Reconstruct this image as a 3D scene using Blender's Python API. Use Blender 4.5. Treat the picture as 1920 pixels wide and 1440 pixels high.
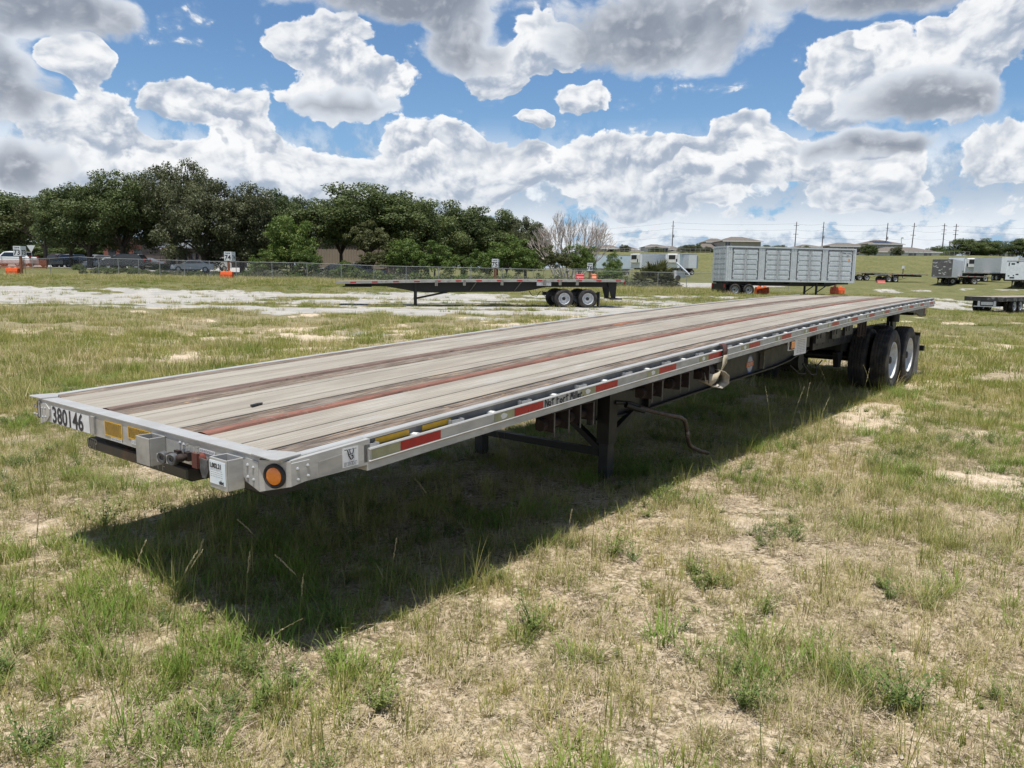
import bpy, math, random
import numpy as np
from mathutils import Vector, Matrix

for o in list(bpy.data.objects):
    bpy.data.objects.remove(o)
SC = bpy.context.scene
COL = SC.collection

# ------------------------------------------------------------------ camera
CAM = np.array([-1.8772, -2.6944, 1.7611])
YAW, PITCH, ROLL, FPX = math.radians(37.9554), math.radians(-8.0111), math.radians(0.8527), 1436.1948
FW = np.array([math.cos(YAW)*math.cos(PITCH), math.sin(YAW)*math.cos(PITCH), math.sin(PITCH)])
_r = np.cross(FW, [0, 0, 1]); _r /= np.linalg.norm(_r); _u = np.cross(_r, FW)
RT = math.cos(ROLL)*_r + math.sin(ROLL)*_u
UP = -math.sin(ROLL)*_r + math.cos(ROLL)*_u
cam_data = bpy.data.cameras.new('camera')
cam = bpy.data.objects.new('camera', cam_data)
COL.objects.link(cam)
cam_data.sensor_width = 36.0
cam_data.lens = FPX/1920*36.0
cam_data.clip_start = 0.05
cam_data.clip_end = 6000
M = Matrix(((RT[0], UP[0], -FW[0], CAM[0]), (RT[1], UP[1], -FW[1], CAM[1]), (RT[2], UP[2], -FW[2], CAM[2]), (0, 0, 0, 1)))
cam.matrix_world = M
SC.camera = cam
SC.render.resolution_x, SC.render.resolution_y = 1024, 768

# ------------------------------------------------------------------ colour management
SC.view_settings.view_transform = 'Standard'
SC.view_settings.look = 'None'
SC.view_settings.gamma = 1.0
SC.view_settings.use_curve_mapping = False
SC.view_settings.exposure = 0.22
SC.cycles.max_bounces = 6
SC.cycles.transparent_max_bounces = 12

# ------------------------------------------------------------------ sun
SUNV = Vector((-0.190, -0.085, 0.97)).normalized()
SUN_EL = math.asin(SUNV.z)
SUN_AZ = math.atan2(SUNV.x, SUNV.y)
sd = bpy.data.lights.new('sun', 'SUN')
sd.energy = 5.0
sd.angle = math.radians(0.53)
sd.color = (1.0, 0.955, 0.88)
sun = bpy.data.objects.new('sun', sd)
COL.objects.link(sun)
sun.rotation_euler = SUNV.to_track_quat('Z', 'Y').to_euler()
sun.location = (0, 0, 30)

# ------------------------------------------------------------------ node helper
class NT:
    """tiny helper to write node maths"""
    def __init__(s, tree): s.t = tree; s.n = tree.nodes; s.l = tree.links
    def put(s, sock, v):
        if v is None: return
        if isinstance(v, bpy.types.NodeSocket): s.l.new(v, sock)
        else:
            if isinstance(v, (int, float)) and hasattr(sock.default_value, '__len__'):
                v = (v,)*len(sock.default_value)
            if hasattr(v, '__len__') and hasattr(sock.default_value, '__len__') and len(v) == 3 and len(sock.default_value) == 4:
                v = tuple(v)+(1,)
            sock.default_value = v
    def m(s, op, a, b=None, c=None, clamp=False):
        n = s.n.new('ShaderNodeMath'); n.operation = op; n.use_clamp = clamp
        s.put(n.inputs[0], a); s.put(n.inputs[1], b); s.put(n.inputs[2], c)
        return n.outputs[0]
    def v(s, op, a, b=None, c=None, out=0):
        n = s.n.new('ShaderNodeVectorMath'); n.operation = op
        s.put(n.inputs[0], a); s.put(n.inputs[1], b)
        if c is not None: s.put(n.inputs[2], c)
        return n.outputs[out]
    def add(s, a, b): return s.m('ADD', a, b)
    def sub(s, a, b): return s.m('SUBTRACT', a, b)
    def mul(s, a, b): return s.m('MULTIPLY', a, b)
    def mx(s, a, b): return s.m('MAXIMUM', a, b)
    def mn(s, a, b): return s.m('MINIMUM', a, b)
    def ss(s, x, lo, hi, a=0.0, b=1.0):
        n = s.n.new('ShaderNodeMapRange'); n.interpolation_type = 'SMOOTHSTEP'
        s.put(n.inputs['Value'], x)
        s.put(n.inputs['From Min'], lo); s.put(n.inputs['From Max'], hi)
        s.put(n.inputs['To Min'], a); s.put(n.inputs['To Max'], b)
        return n.outputs[0]
    def lin(s, x, lo, hi, a=0.0, b=1.0):
        n = s.n.new('ShaderNodeMapRange')
        s.put(n.inputs['Value'], x)
        s.put(n.inputs['From Min'], lo); s.put(n.inputs['From Max'], hi)
        s.put(n.inputs['To Min'], a); s.put(n.inputs['To Max'], b)
        return n.outputs[0]
    def mix(s, f, a, b, blend='MIX'):
        n = s.n.new('ShaderNodeMix'); n.data_type = 'RGBA'; n.blend_type = blend
        s.put(n.inputs[0], f); s.put(n.inputs[6], a); s.put(n.inputs[7], b)
        return n.outputs[2]
    def noise(s, vec, scale, detail=4, rough=0.55, typ='FBM', dist=0.0, out='Fac', dim='3D'):
        n = s.n.new('ShaderNodeTexNoise')
        n.noise_dimensions = dim
        s.put(n.inputs['Vector'], vec); s.put(n.inputs['Scale'], scale)
        s.put(n.inputs['Detail'], detail); s.put(n.inputs['Roughness'], rough)
        s.put(n.inputs['Distortion'], dist)
        return n.outputs[out]
    def vor(s, vec, scale, detail=0, rough=0.5, feature='F1', out='Distance', smooth=None, rnd=1.0, dim='3D'):
        n = s.n.new('ShaderNodeTexVoronoi'); n.feature = feature; n.voronoi_dimensions = dim; n.normalize = detail > 0
        s.put(n.inputs['Vector'], vec); s.put(n.inputs['Scale'], scale)
        if 'Detail' in n.inputs: s.put(n.inputs['Detail'], detail); s.put(n.inputs['Roughness'], rough)
        if smooth is not None: s.put(n.inputs['Smoothness'], smooth)
        s.put(n.inputs['Randomness'], rnd)
        return n.outputs[out]
    def comb(s, x, y, z):
        n = s.n.new('ShaderNodeCombineXYZ'); s.put(n.inputs[0], x); s.put(n.inputs[1], y); s.put(n.inputs[2], z)
        return n.outputs[0]
    def sep(s, v):
        n = s.n.new('ShaderNodeSeparateXYZ'); s.put(n.inputs[0], v); return n.outputs
    def ramp(s, f, stops):
        n = s.n.new('ShaderNodeValToRGB'); s.put(n.inputs[0], f)
        e = n.color_ramp.elements
        while len(e) < len(stops): e.new(0.5)
        for i, (p, c) in enumerate(stops):
            e[i].position = p; e[i].color = tuple(c)+(1,) if len(c) == 3 else c
        return n.outputs[0]

# ------------------------------------------------------------------ world: daylight sky with summer cumulus
# every cloud is a puffy mass at its own compass direction and height: (azimuth, elevation, half width, half height, base elevation) in degrees
WHITE_CLOUDS = [(-11.8, 12.5, 6.2, 2.4, 10.8), (-19.3, 9.3, 3.3, 2.9, None), (-22.5, 11.0, 3.0, 1.9, None), (-28.6, 12.7, 1.5, 1.8, None), (-28.5, 9.2, 4.3, 2.5, None), (-25.6, 6.1, 8.8, 2.7, None), (-16.1, 6.5, 9.7, 3.0, None), (-13.7, 15.4, 4.4, 1.9, None), (-5.6, 8.2, 5.0, 3.2, None), (-1.0, 7.5, 4.6, 2.2, None), (5.6, 8.0, 5.7, 2.5, None), (4.7, 12.4, 3.2, 1.6, 10.9), (12.7, 7.9, 7.1, 2.0, None), (16.9, 9.9, 2.3, 1.7, None), (19.8, 8.4, 3.7, 1.7, None), (22.5, 12.6, 3.2, 3.5, None), (26.5, 12.9, 5.5, 3.7, None), (30.1, 14.9, 4.3, 2.9, None), (31.8, 7.8, 3.2, 2.3, 6.1), (0.7, 10.7, 1.5, 0.8, None), (10.2, 6.1, 8.0, 1.6, None), (24.0, 5.5, 4.7, 1.5, None), (23.8, 7.2, 3.8, 1.7, None), (-1.5, 14.6, 2.9, 2.3, None), (1.9, 15.9, 2.3, 2.3, None), (-33.2, 5.6, 4.3, 2.5, None), (-6.4, 5.6, 7.8, 1.9, None)]
DARK_CLOUDS = [(-30.6, 15.8, 6.5, 2.1, None), (-32.5, 12.3, 3.1, 3.7, None), (-32.3, 6.6, 3.4, 1.9, None), (-8.6, 19.6, 11.2, 3.3, None), (-3.8, 16.3, 3.8, 2.6, None), (10.1, 16.9, 9.2, 3.6, 13.5), (23.9, 18.3, 7.1, 2.3, None), (27.0, 11.5, 4.9, 2.3, 9.8), (23.1, 8.8, 4.4, 1.3, 7.8), (-11.6, 11.5, 4.9, 1.3, 10.9)]

def layout(T, aew, xyz, blobs):
    """sum of soft masses -> (amount, mean height within the mass)"""
    sv = None; sy = None
    for (a, e, ra, re, eb) in blobs:
        d = T.v('MULTIPLY_ADD', aew, (1/ra, 1/re, 0), (-a/ra, -e/re, 0))
        v = T.m('SUBTRACT', 1.0, T.v('DOT_PRODUCT', d, d, out=1), clamp=True)
        if eb is not None:
            v = T.mn(v, T.m('MULTIPLY_ADD', xyz[1], 0.9, -0.9*eb, clamp=True))
        dy = T.sep(d)[1]
        sv = v if sv is None else T.add(sv, v)
        sy = T.mul(v, dy) if sy is None else T.m('MULTIPLY_ADD', v, dy, sy)
    return sv, T.m('DIVIDE', sy, T.mx(sv, 0.05))

W = bpy.data.worlds.new('World'); SC.world = W
W.use_nodes = True
W.cycles.sampling_method = 'NONE'
wt = W.node_tree; wt.nodes.clear(); T = NT(wt)
sky = wt.nodes.new('ShaderNodeTexSky'); sky.sky_type = 'NISHITA'
sky.sun_disc = False; sky.sun_elevation = SUN_EL; sky.sun_rotation = SUN_AZ
sky.air_density = 1.0; sky.dust_density = 0.6; sky.ozone_density = 2.2
tc = wt.nodes.new('ShaderNodeTexCoord')
gx, gy, gz = T.sep(tc.outputs['Generated'])
ca, sa = math.cos(YAW), math.sin(YAW)
fwd = T.add(T.mul(gx, ca), T.mul(gy, sa))
rgt = T.sub(T.mul(gx, sa), T.mul(gy, ca))
az = T.mul(T.m('ARCTAN2', rgt, fwd), 57.2958)
el = T.mul(T.m('ARCSINE', gz), 57.2958)
ae = T.comb(az, el, 0.0)
SKYS = 0.085
def rad(c): return tuple(x*.86/SKYS for x in c)
warp = T.v('SUBTRACT', T.noise(T.v('ADD', ae, (61, 23, 0)), 0.13, 3, 0.55, out='Color', dim='2D'), (0.5, 0.5, 0.5))
aew = T.v('MULTIPLY_ADD', warp, (6.0, 3.4, 0), ae)
q = T.v('MULTIPLY', T.v('MULTIPLY_ADD', warp, (3.0, 2.2, 0), ae), (0.80, 1.12, 0))
q1 = T.v('ADD', q, (-0.30, 0.55, 0))
puff0 = T.vor(q, 0.46, 2.8, 0.62, dim='2D')
puff1 = T.vor(q1, 0.46, 2.0, 0.62, dim='2D')
fine0 = T.noise(q, 0.32, 6, 0.62, dim='2D')
fine1 = T.noise(q1, 0.32, 4, 0.62, dim='2D')
xyz = T.sep(aew)
wx, wy2, wz = T.sep(warp)
# outside the mapped part of the sky: unseen loose cloud, thinned to lower the fill light
away = T.mx(T.ss(T.m('ABSOLUTE', az), 34.0, 44.0), T.ss(el, 21.0, 29.0))
loose = T.m('MULTIPLY_ADD', T.noise(T.v('MULTIPLY', ae, (0.5, 1.0, 1.0)), 0.07, 1, 0.5, dim='2D'), 4.2, -2.0, clamp=True)
wv, wy = layout(T, aew, xyz, WHITE_CLOUDS)
wv = T.mix(away, T.comb(T.mn(wv, 1.0), wy, 0), T.comb(loose, 0.2, 0))
wv, wy, _ = T.sep(wv)
gv, gy_ = layout(T, aew, xyz, DARK_CLOUDS)
gv = T.mn(gv, 1.0)
gv = T.mul(gv, T.sub(1.0, away))
n0 = T.add(T.mul(T.sub(0.40, puff0), 1.5), T.mul(T.sub(fine0, 0.5), 1.6))
n1 = T.add(T.mul(T.sub(0.40, puff1), 1.5), T.mul(T.sub(fine1, 0.5), 1.6))
relief = T.sub(n0, n1)
elc = T.mx(el, -2.0)
lnel = T.m('LOGARITHM', T.add(elc, 4.0), math.e)
# banks of cumulus one behind the other: each has a bright crisp top and a grey blue base
bank = T.m('MULTIPLY_ADD', lnel, 2.7, T.add(T.mul(n0, 0.50), T.mul(wz, 2.4)))
fr = T.m('FRACT', bank)
saw = T.mul(T.ss(fr, 0.0, 0.82), T.ss(fr, 1.0, 0.86))
saw = T.mix(T.ss(wy2, 0.10, -0.16, 0.15, 1.0), (0.55, 0.55, 0.55), T.comb(saw, saw, saw))
saw = T.sep(saw)[0]
# thin far cumulus low over the horizon
qf = T.comb(az, T.mul(T.m('LOGARITHM', T.add(elc, 3.2), math.e), 11.0), 0)
f0 = T.noise(qf, 0.30, 5, 0.62, dim='2D')
pf = T.vor(T.v('MULTIPLY_ADD', T.noise(qf, 0.3, 2, 0.5, out='Color', dim='2D'), (2, 2, 0), qf), 0.40, 1.6, 0.6, dim='2D')
fn = T.add(T.mul(T.sub(0.40, pf), 0.55), T.sub(f0, 0.5))
fsaw = T.m('PINGPONG', T.m('ABSOLUTE', T.add(T.mul(T.m('LOGARITHM', T.add(elc, 3.2), math.e), 2.6), T.mul(fn, 2.4))), 1.0)
lowmask = T.ss(el, 6.5, 11.5, 1.0, 0.0)
fa = T.mul(T.ss(T.add(fn, T.ss(el, 9.0, 1.0, 0.0, 0.10)), -0.13, 0.05), lowmask)
blue = T.mix(1.0, sky.outputs[0], (0.88, 1.10, 1.26), 'MULTIPLY')
blue = T.mix(T.ss(el, -2.0, 16.0, 0.75, 0.0), blue, rad((0.29, 0.50, 0.80)))
farc = T.mix(T.ss(T.add(T.mul(fsaw, 0.6), T.mul(fn, 1.6)), 0.05, 0.75), rad((0.45, 0.54, 0.66)), rad((0.92, 0.95, 0.98)))
c = T.mix(T.mul(fa, 0.86), blue, farc)
# white cumulus: bright sunlit tops, blue grey undersides
w0 = T.add(T.sub(T.mul(wv, 1.35), 0.50), n0)
wa = T.ss(w0, -0.05, 0.15)
rim = T.ss(w0, 0.35, 0.0)
under = T.ss(T.add(wy, T.mul(n0, 0.6)), 0.20, -0.85)
wl = T.add(T.add(T.mul(T.ss(relief, -0.55, 0.55), 0.46), T.mul(saw, 0.50)), T.mul(rim, 0.22))
wl = T.sub(wl, T.mul(under, 0.36))
wl = T.ss(wl, 0.05, 0.80)
wc = T.mix(wl, rad((0.39, 0.46, 0.57)), rad((0.98, 0.985, 0.99)))
wc = T.mix(T.mul(T.ss(el, 20.0, 38.0), 0.9), wc, rad((0.27, 0.30, 0.36)))  # unseen clouds high overhead greyed to lower the fill light
wc = T.mix(T.ss(el, 1.0, 9.0, 0.4, 0.0), wc, rad((0.50, 0.61, 0.74)))
c = T.mix(T.mul(wa, 0.97), c, wc)
# nearer clouds seen from below, grey inside with brighter fraying edges
g0 = T.add(T.sub(T.mul(gv, 1.6), 0.40), T.mul(n0, 0.80))
ga = T.ss(g0, -0.18, 0.50)
gt = T.ss(T.add(T.add(T.mul(gv, 1.2), T.mul(n0, 0.40)), T.sub(T.mul(wx, -1.4), T.mul(gy_, 0.30))), 0.20, 1.35)
gc = T.mix(gt, rad((0.74, 0.79, 0.86)), rad((0.27, 0.305, 0.37)))
gc = T.mix(T.mul(T.ss(relief, -0.1, 0.6), 0.45), gc, rad((0.80, 0.83, 0.88)))
gc = T.mix(T.mul(T.ss(T.add(wz, T.mul(n0, 0.25)), 0.12, 0.30), 0.6), gc, rad((0.78, 0.81, 0.86)))
c = T.mix(T.mul(ga, 0.96), c, gc)
bg = wt.nodes.new('ShaderNodeBackground'); T.put(bg.inputs[0], c); bg.inputs[1].default_value = SKYS
wo = wt.nodes.new('ShaderNodeOutputWorld'); wt.links.new(bg.outputs[0], wo.inputs[0])

# ------------------------------------------------------------------ helpers
def PT(px, D, py=510.0):
    """world x, y of a spot seen in column px at a depth of D metres"""
    q = CAM + (FW + (px-960)/FPX*RT - (py-720)/FPX*UP)*D
    return float(q[0]), float(q[1])
def P3(px, py, D):
    q = CAM + (FW + (px-960)/FPX*RT - (py-720)/FPX*UP)*D
    return Vector(q.tolist())

class MB:
    def __init__(s): s.v = []; s.f = []
    def add(s, vs, fs):
        b = len(s.v); s.v += [tuple(v) for v in vs]; s.f += [tuple(i+b for i in f) for f in fs]; return s
    def box(s, x0, x1, y0, y1, z0, z1):
        return s.add([(x0,y0,z0),(x1,y0,z0),(x1,y1,z0),(x0,y1,z0),(x0,y0,z1),(x1,y0,z1),(x1,y1,z1),(x0,y1,z1)],
                     [(0,3,2,1),(4,5,6,7),(0,1,5,4),(1,2,6,5),(2,3,7,6),(3,0,4,7)])
    def bar(s, p0, p1, w, h, up=(0,0,1)):
        p0 = Vector(p0); p1 = Vector(p1); d = (p1-p0).normalized(); u = Vector(up)
        if abs(d.dot(u)) > .98: u = Vector((1,0,0))
        r = d.cross(u).normalized(); u = r.cross(d)
        vs = [p+a*w/2*r+b*h/2*u for p in (p0,p1) for a,b in ((-1,-1),(1,-1),(1,1),(-1,1))]
        return s.add(vs, [(0,1,2,3),(7,6,5,4),(0,4,5,1),(1,5,6,2),(2,6,7,3),(3,7,4,0)])
    def tube(s, pts, r, n=8, caps=True, r1=None):
        pts = [Vector(p) for p in pts]; m = len(pts); vs = []; fs = []; prev = None
        for i, p in enumerate(pts):
            d = (pts[min(i+1,m-1)]-pts[max(i-1,0)]).normalized()
            if prev is None:
                a = Vector((0,0,1)) if abs(d.z) < .9 else Vector((1,0,0)); a = (a-d*a.dot(d)).normalized()
            else: a = (prev-d*prev.dot(d)).normalized()
            prev = a; b = d.cross(a); rr = r if r1 is None else r+(r1-r)*i/(m-1)
            for k in range(n):
                t = 2*math.pi*k/n; vs.append(p+(a*math.cos(t)+b*math.sin(t))*rr)
        for i in range(m-1):
            for k in range(n):
                k2 = (k+1)%n; fs.append((i*n+k, i*n+k2, (i+1)*n+k2, (i+1)*n+k))
        if caps: fs.append(tuple(range(n))[::-1]); fs.append(tuple((m-1)*n+k for k in range(n)))
        return s.add(vs, fs)
    def cyl(s, p0, p1, r, n=16, r1=None): return s.tube([p0,p1], r, n, True, r1)
    def lathe(s, prof, c, axis, n=32, closed=False):
        """prof: (offset along axis, radius)"""
        ax = Vector(axis).normalized(); a = Vector((0,0,1)) if abs(ax.z) < .9 else Vector((1,0,0))
        a = (a-ax*a.dot(ax)).normalized(); b = ax.cross(a); c = Vector(c); m = len(prof); vs = []; fs = []
        for (o, r) in prof:
            for k in range(n):
                t = 2*math.pi*k/n; vs.append(c+ax*o+(a*math.cos(t)+b*math.sin(t))*r)
        for i in range(m if closed else m-1):
            j = (i+1)%m
            for k in range(n):
                k2 = (k+1)%n; fs.append((i*n+k, i*n+k2, j*n+k2, j*n+k))
        return s.add(vs, fs)
    def prism(s, poly, axis, a0, a1):
        """extrude a 2D polygon; axis 'x': poly is (y,z); 'y': (x,z); 'z': (x,y)"""
        def mk(p, t): return {'x':(t,p[0],p[1]), 'y':(p[0],t,p[1]), 'z':(p[0],p[1],t)}[axis]
        n = len(poly); vs = [mk(p,a0) for p in poly]+[mk(p,a1) for p in poly]
        fs = [tuple(range(n))[::-1], tuple(range(n,2*n))]+[(i,(i+1)%n,n+(i+1)%n,n+i) for i in range(n)]
        return s.add(vs, fs)
    def sweep(s, prof, xs, zf, closed=True, caps=True):
        """profile (y, dz) carried along x on a height line zf(x)"""
        n = len(prof); vs = []; fs = []
        for x in xs:
            z = zf(x)
            for (y, dz) in prof: vs.append((x, y, z+dz))
        for i in range(len(xs)-1):
            for k in range(n if closed else n-1):
                k2 = (k+1)%n; fs.append((i*n+k, (i+1)*n+k, (i+1)*n+k2, i*n+k2))
        if caps and closed: fs.append(tuple(range(n))); fs.append(tuple(((len(xs)-1)*n+k) for k in range(n))[::-1])
        return s.add(vs, fs)
    def ball(s, c, r, n=8, m=6, sc=(1,1,1)):
        vs = []; fs = []
        for i in range(m+1):
            t = math.pi*i/m
            for k in range(n):
                a = 2*math.pi*k/n; vs.append((c[0]+r*sc[0]*math.sin(t)*math.cos(a), c[1]+r*sc[1]*math.sin(t)*math.sin(a), c[2]+r*sc[2]*math.cos(t)))
        for i in range(m):
            for k in range(n): fs.append((i*n+k, (i+1)*n+k, (i+1)*n+(k+1)%n, i*n+(k+1)%n))
        return s.add(vs, fs)
    def mesh(s, name, mat, smooth=False):
        me = bpy.data.meshes.new(name); me.from_pydata(s.v, [], s.f)
        me.validate(); me.update()
        import bmesh
        bm = bmesh.new(); bm.from_mesh(me); bmesh.ops.recalc_face_normals(bm, faces=bm.faces); bm.to_mesh(me); bm.free()
        if mat: me.materials.append(mat)
        if smooth:
            me.polygons.foreach_set('use_smooth', [True]*len(me.polygons))
            try: me.set_sharp_from_angle(angle=math.radians(40))
            except Exception: pass
        return me
    def build(s, name, mat, parent=None, smooth=False):
        return link(name, s.mesh(name, mat, smooth), parent)
def link(name, data, parent=None, loc=None, rot=None, scale=None):
    o = bpy.data.objects.new(name, data); COL.objects.link(o)
    if parent is not None: o.parent = parent
    if loc is not None: o.location = loc
    if rot is not None: o.rotation_euler = rot
    if scale is not None: o.scale = scale
    return o
def tag(o, label=None, cat=None, group=None, kind=None):
    if label: o['label'] = label
    if cat: o['category'] = cat
    if group: o['group'] = group
    if kind: o['kind'] = kind
    return o
def thing(name, label, cat, loc=(0,0,0), rz=0.0, group=None):
    o = link(name, None, None, loc, (0,0,rz)); o.empty_display_size = .3
    return tag(o, label, cat, group)
KIDS = {}
def copy_tree(o, parent=None):
    c = o.copy(); COL.objects.link(c)
    if parent is not None: c.parent = parent
    for ch in [x for x in bpy.data.objects if x.parent == o]: copy_tree(ch, c)
    return c
def text_mesh(name, txt, size, mat, ext=0.0008, bold=0.0, align='LEFT', sx=1.0, parent=None, spacing=1.0):
    cu = bpy.data.curves.new(name, 'FONT'); cu.body = txt; cu.size = size; cu.extrude = ext; cu.offset = bold; cu.resolution_u = 3
    cu.align_x = align; cu.space_character = spacing
    o = bpy.data.objects.new(name, cu); COL.objects.link(o)
    dg = bpy.context.evaluated_depsgraph_get(); me = bpy.data.meshes.new_from_object(o.evaluated_get(dg))
    bpy.data.objects.remove(o); me.name = name
    me.materials.clear(); me.materials.append(mat)
    if sx != 1.0: me.transform(Matrix.Diagonal((sx,1,1,1)))
    return me

# ------------------------------------------------------------------ materials
MATS = {}
def newmat(name):
    m = bpy.data.materials.new(name); m.use_nodes = True; m.node_tree.nodes.clear()
    T = NT(m.node_tree); out = m.node_tree.nodes.new('ShaderNodeOutputMaterial')
    b = m.node_tree.nodes.new('ShaderNodeBsdfPrincipled'); m.node_tree.links.new(b.outputs[0], out.inputs[0])
    return m, T, b, out
def objco(T, rnd=True):
    tc = T.n.new('ShaderNodeTexCoord')
    if not rnd: return tc.outputs['Object']
    oi = T.n.new('ShaderNodeObjectInfo')
    r = T.v('MULTIPLY', T.comb(oi.outputs['Random'], oi.outputs['Random'], oi.outputs['Random']), (37.0, 61.0, 23.0))
    return T.v('ADD', tc.outputs['Object'], r)
def surf(name, c1, c2=None, scale=8.0, stretch=(1,1,1), rough=.6, metal=0.0, bump=0.0, c3=None, t3=(.6,.75), s3=3.0, spec=.5, rvar=.15, mix=(.35,.65), coat=0.0, bscale=None):
    """worn painted / raw surface: two colours mixed by grain noise, a third in patches"""
    if name in MATS: return MATS[name]
    m, T, b, out = newmat(name)
    co = objco(T); cs = T.v('MULTIPLY', co, stretch)
    n = T.noise(cs, scale, 6, .62)
    c2 = c2 or tuple(x*.75 for x in c1)
    col = T.mix(T.ss(n, mix[0], mix[1]), c1, c2)
    if c3:
        n3 = T.noise(T.v('MULTIPLY', co, tuple((v+1)/2 for v in stretch)), s3, 5, .65)
        f3 = T.ss(n3, t3[0], t3[1]); col = T.mix(f3, col, c3)
    T.put(b.inputs['Base Color'], col)
    T.put(b.inputs['Roughness'], T.lin(n, .2, .8, max(rough-rvar,.05), min(rough+rvar,1)))
    b.inputs['Metallic'].default_value = metal
    b.inputs['Specular IOR Level'].default_value = spec
    if coat: b.inputs['Coat Weight'].default_value = coat
    if bump:
        bn = T.n.new('ShaderNodeBump'); bn.inputs['Strength'].default_value = bump; bn.inputs['Distance'].default_value = .004
        T.put(bn.inputs['Height'], n if bscale is None else T.noise(cs, bscale, 5, .6)); m.node_tree.links.new(bn.outputs[0], b.inputs['Normal'])
    MATS[name] = m; return m
def plain(name, c, rough=.5, metal=0.0, spec=.5): return surf(name, c, tuple(x*.85 for x in c), 12, rough=rough, metal=metal, spec=spec, rvar=.05)

M_ALU = surf('alu_weathered', (.47,.47,.455), (.37,.365,.35), 5, (1,1,3), .5, .3, .15, (.36,.34,.30), (.58,.75), 2.2)
M_ALU_DULL = surf('alu_dull', (.40,.39,.36), (.30,.29,.27), 9, (.4,1,1), .6, .35, .2, (.22,.17,.12), (.58,.72), 4)
M_GALV = surf('galvanised', (.48,.49,.49), (.38,.39,.40), 14, (1,1,1), .5, .5)
M_BLACK = surf('chassis_black', (.009,.009,.010), (.015,.0145,.014), 6, (1,1,1), .5, .0, .1, (.030,.025,.020), (.60,.8), 2.5)
M_RUST = surf('rust', (.032,.018,.014), (.018,.012,.010), 18, (1,1,1), .85, .1, .4, (.03,.025,.022), (.55,.7), 6)
M_WHITE = surf('white_paint', (.72,.72,.70), (.60,.60,.58), 6, (1,1,1), .45)
M_RUBBERBLK = plain('rubber_black', (.02,.02,.02), .7)
M_TEXT = plain('print_black', (.02,.02,.025), .6)
M_AMBER, _T, _b, _o = newmat('amber_lens')
_T.put(_b.inputs['Base Color'], (.80,.22,.01)); _b.inputs['Roughness'].default_value = .25; _b.inputs['Coat Weight'].default_value = .6
M_RED_TAPE = surf('red_reflective', (.42,.012,.014), (.34,.010,.012), 30, rough=.35, c3=(.55,.10,.08), t3=(.68,.76), s3=20)
M_OLIVE_TAPE = surf('silver_reflective', (.33,.33,.19), (.27,.27,.16), 20, rough=.4)
M_YELLOW = surf('yellow_label', (.72,.42,.03), (.62,.35,.02), 15, rough=.5)
M_STICKER = surf('white_label', (.72,.73,.74), (.62,.63,.64), 15, rough=.5)
M_GLASS = plain('dark_glass', (.015,.018,.022), .08, spec=.8)

def wood_mat():
    m, T, b, out = newmat('deck_timber')
    co = objco(T); cs = T.v('MULTIPLY', co, (.9, 14, 14))
    n = T.noise(cs, 3.2, 8, .68); n2 = T.noise(T.v('MULTIPLY', co, (1.2, 3, 3)), 2.0, 5, .6)
    cr = T.noise(T.v('MULTIPLY', co, (1.1, 40, 40)), 1.6, 3, .6)
    fl = T.noise(co, 9.0, 6, .7)
    col = T.ramp(n, [(.30,(.030,.022,.016)),(.45,(.11,.082,.062)),(.58,(.22,.168,.125)),(.72,(.36,.295,.23))])
    col = T.mix(T.ss(n2, .45, .68, 0, .5), col, (.22,.205,.185))
    col = T.mix(T.ss(fl, .60, .72, 0, .7), col, (.46,.30,.17))
    col = T.mix(T.ss(cr, .60, .68, 0, .85), col, (.035,.028,.022))
    T.put(b.inputs['Base Color'], col); b.inputs['Roughness'].default_value = .9
    bn = T.n.new('ShaderNodeBump'); bn.inputs['Strength'].default_value = .7; bn.inputs['Distance'].default_value = .006
    T.put(bn.inputs['Height'], T.sub(n, T.mul(T.ss(cr,.6,.68),.6))); m.node_tree.links.new(bn.outputs[0], b.inputs['Normal'])
    return m
M_WOOD = wood_mat()
def red_mat(name, base, hot, t):
    m, T, b, out = newmat(name)
    co = objco(T, False); n = T.noise(T.v('MULTIPLY', co, (1, 5, 5)), 3.0, 7, .65); n2 = T.noise(T.v('MULTIPLY', co, (.35, 3, 1)), 2.2, 6, .65)
    e = T.noise(co, 14, 5, .7)
    col = T.mix(T.ss(n, .35, .65), base, tuple(x*.55 for x in base))
    col = T.mix(T.ss(n2, t, t+.14), col, hot)
    col = T.mix(T.ss(e, .56, .70, 0, .7), col, (.22,.15,.12))
    col = T.mix(T.ss(T.noise(T.v('MULTIPLY', co, (2, 8, 1)), 5, 4, .7), .60, .68, 0, .8), col, (.045,.035,.03))
    T.put(b.inputs['Base Color'], col); b.inputs['Roughness'].default_value = .8
    bn = T.n.new('ShaderNodeBump'); bn.inputs['Strength'].default_value = .6; bn.inputs['Distance'].default_value = .005
    T.put(bn.inputs['Height'], T.add(n, e)); m.node_tree.links.new(bn.outputs[0], b.inputs['Normal'])
    return m
M_REDSTRIP = red_mat('red_oxide_strip', (.225,.098,.066), (.42,.17,.07), .62)
M_ORSTRIP = red_mat('flaking_oxide_strip', (.185,.125,.098), (.40,.15,.07), .60)
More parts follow.
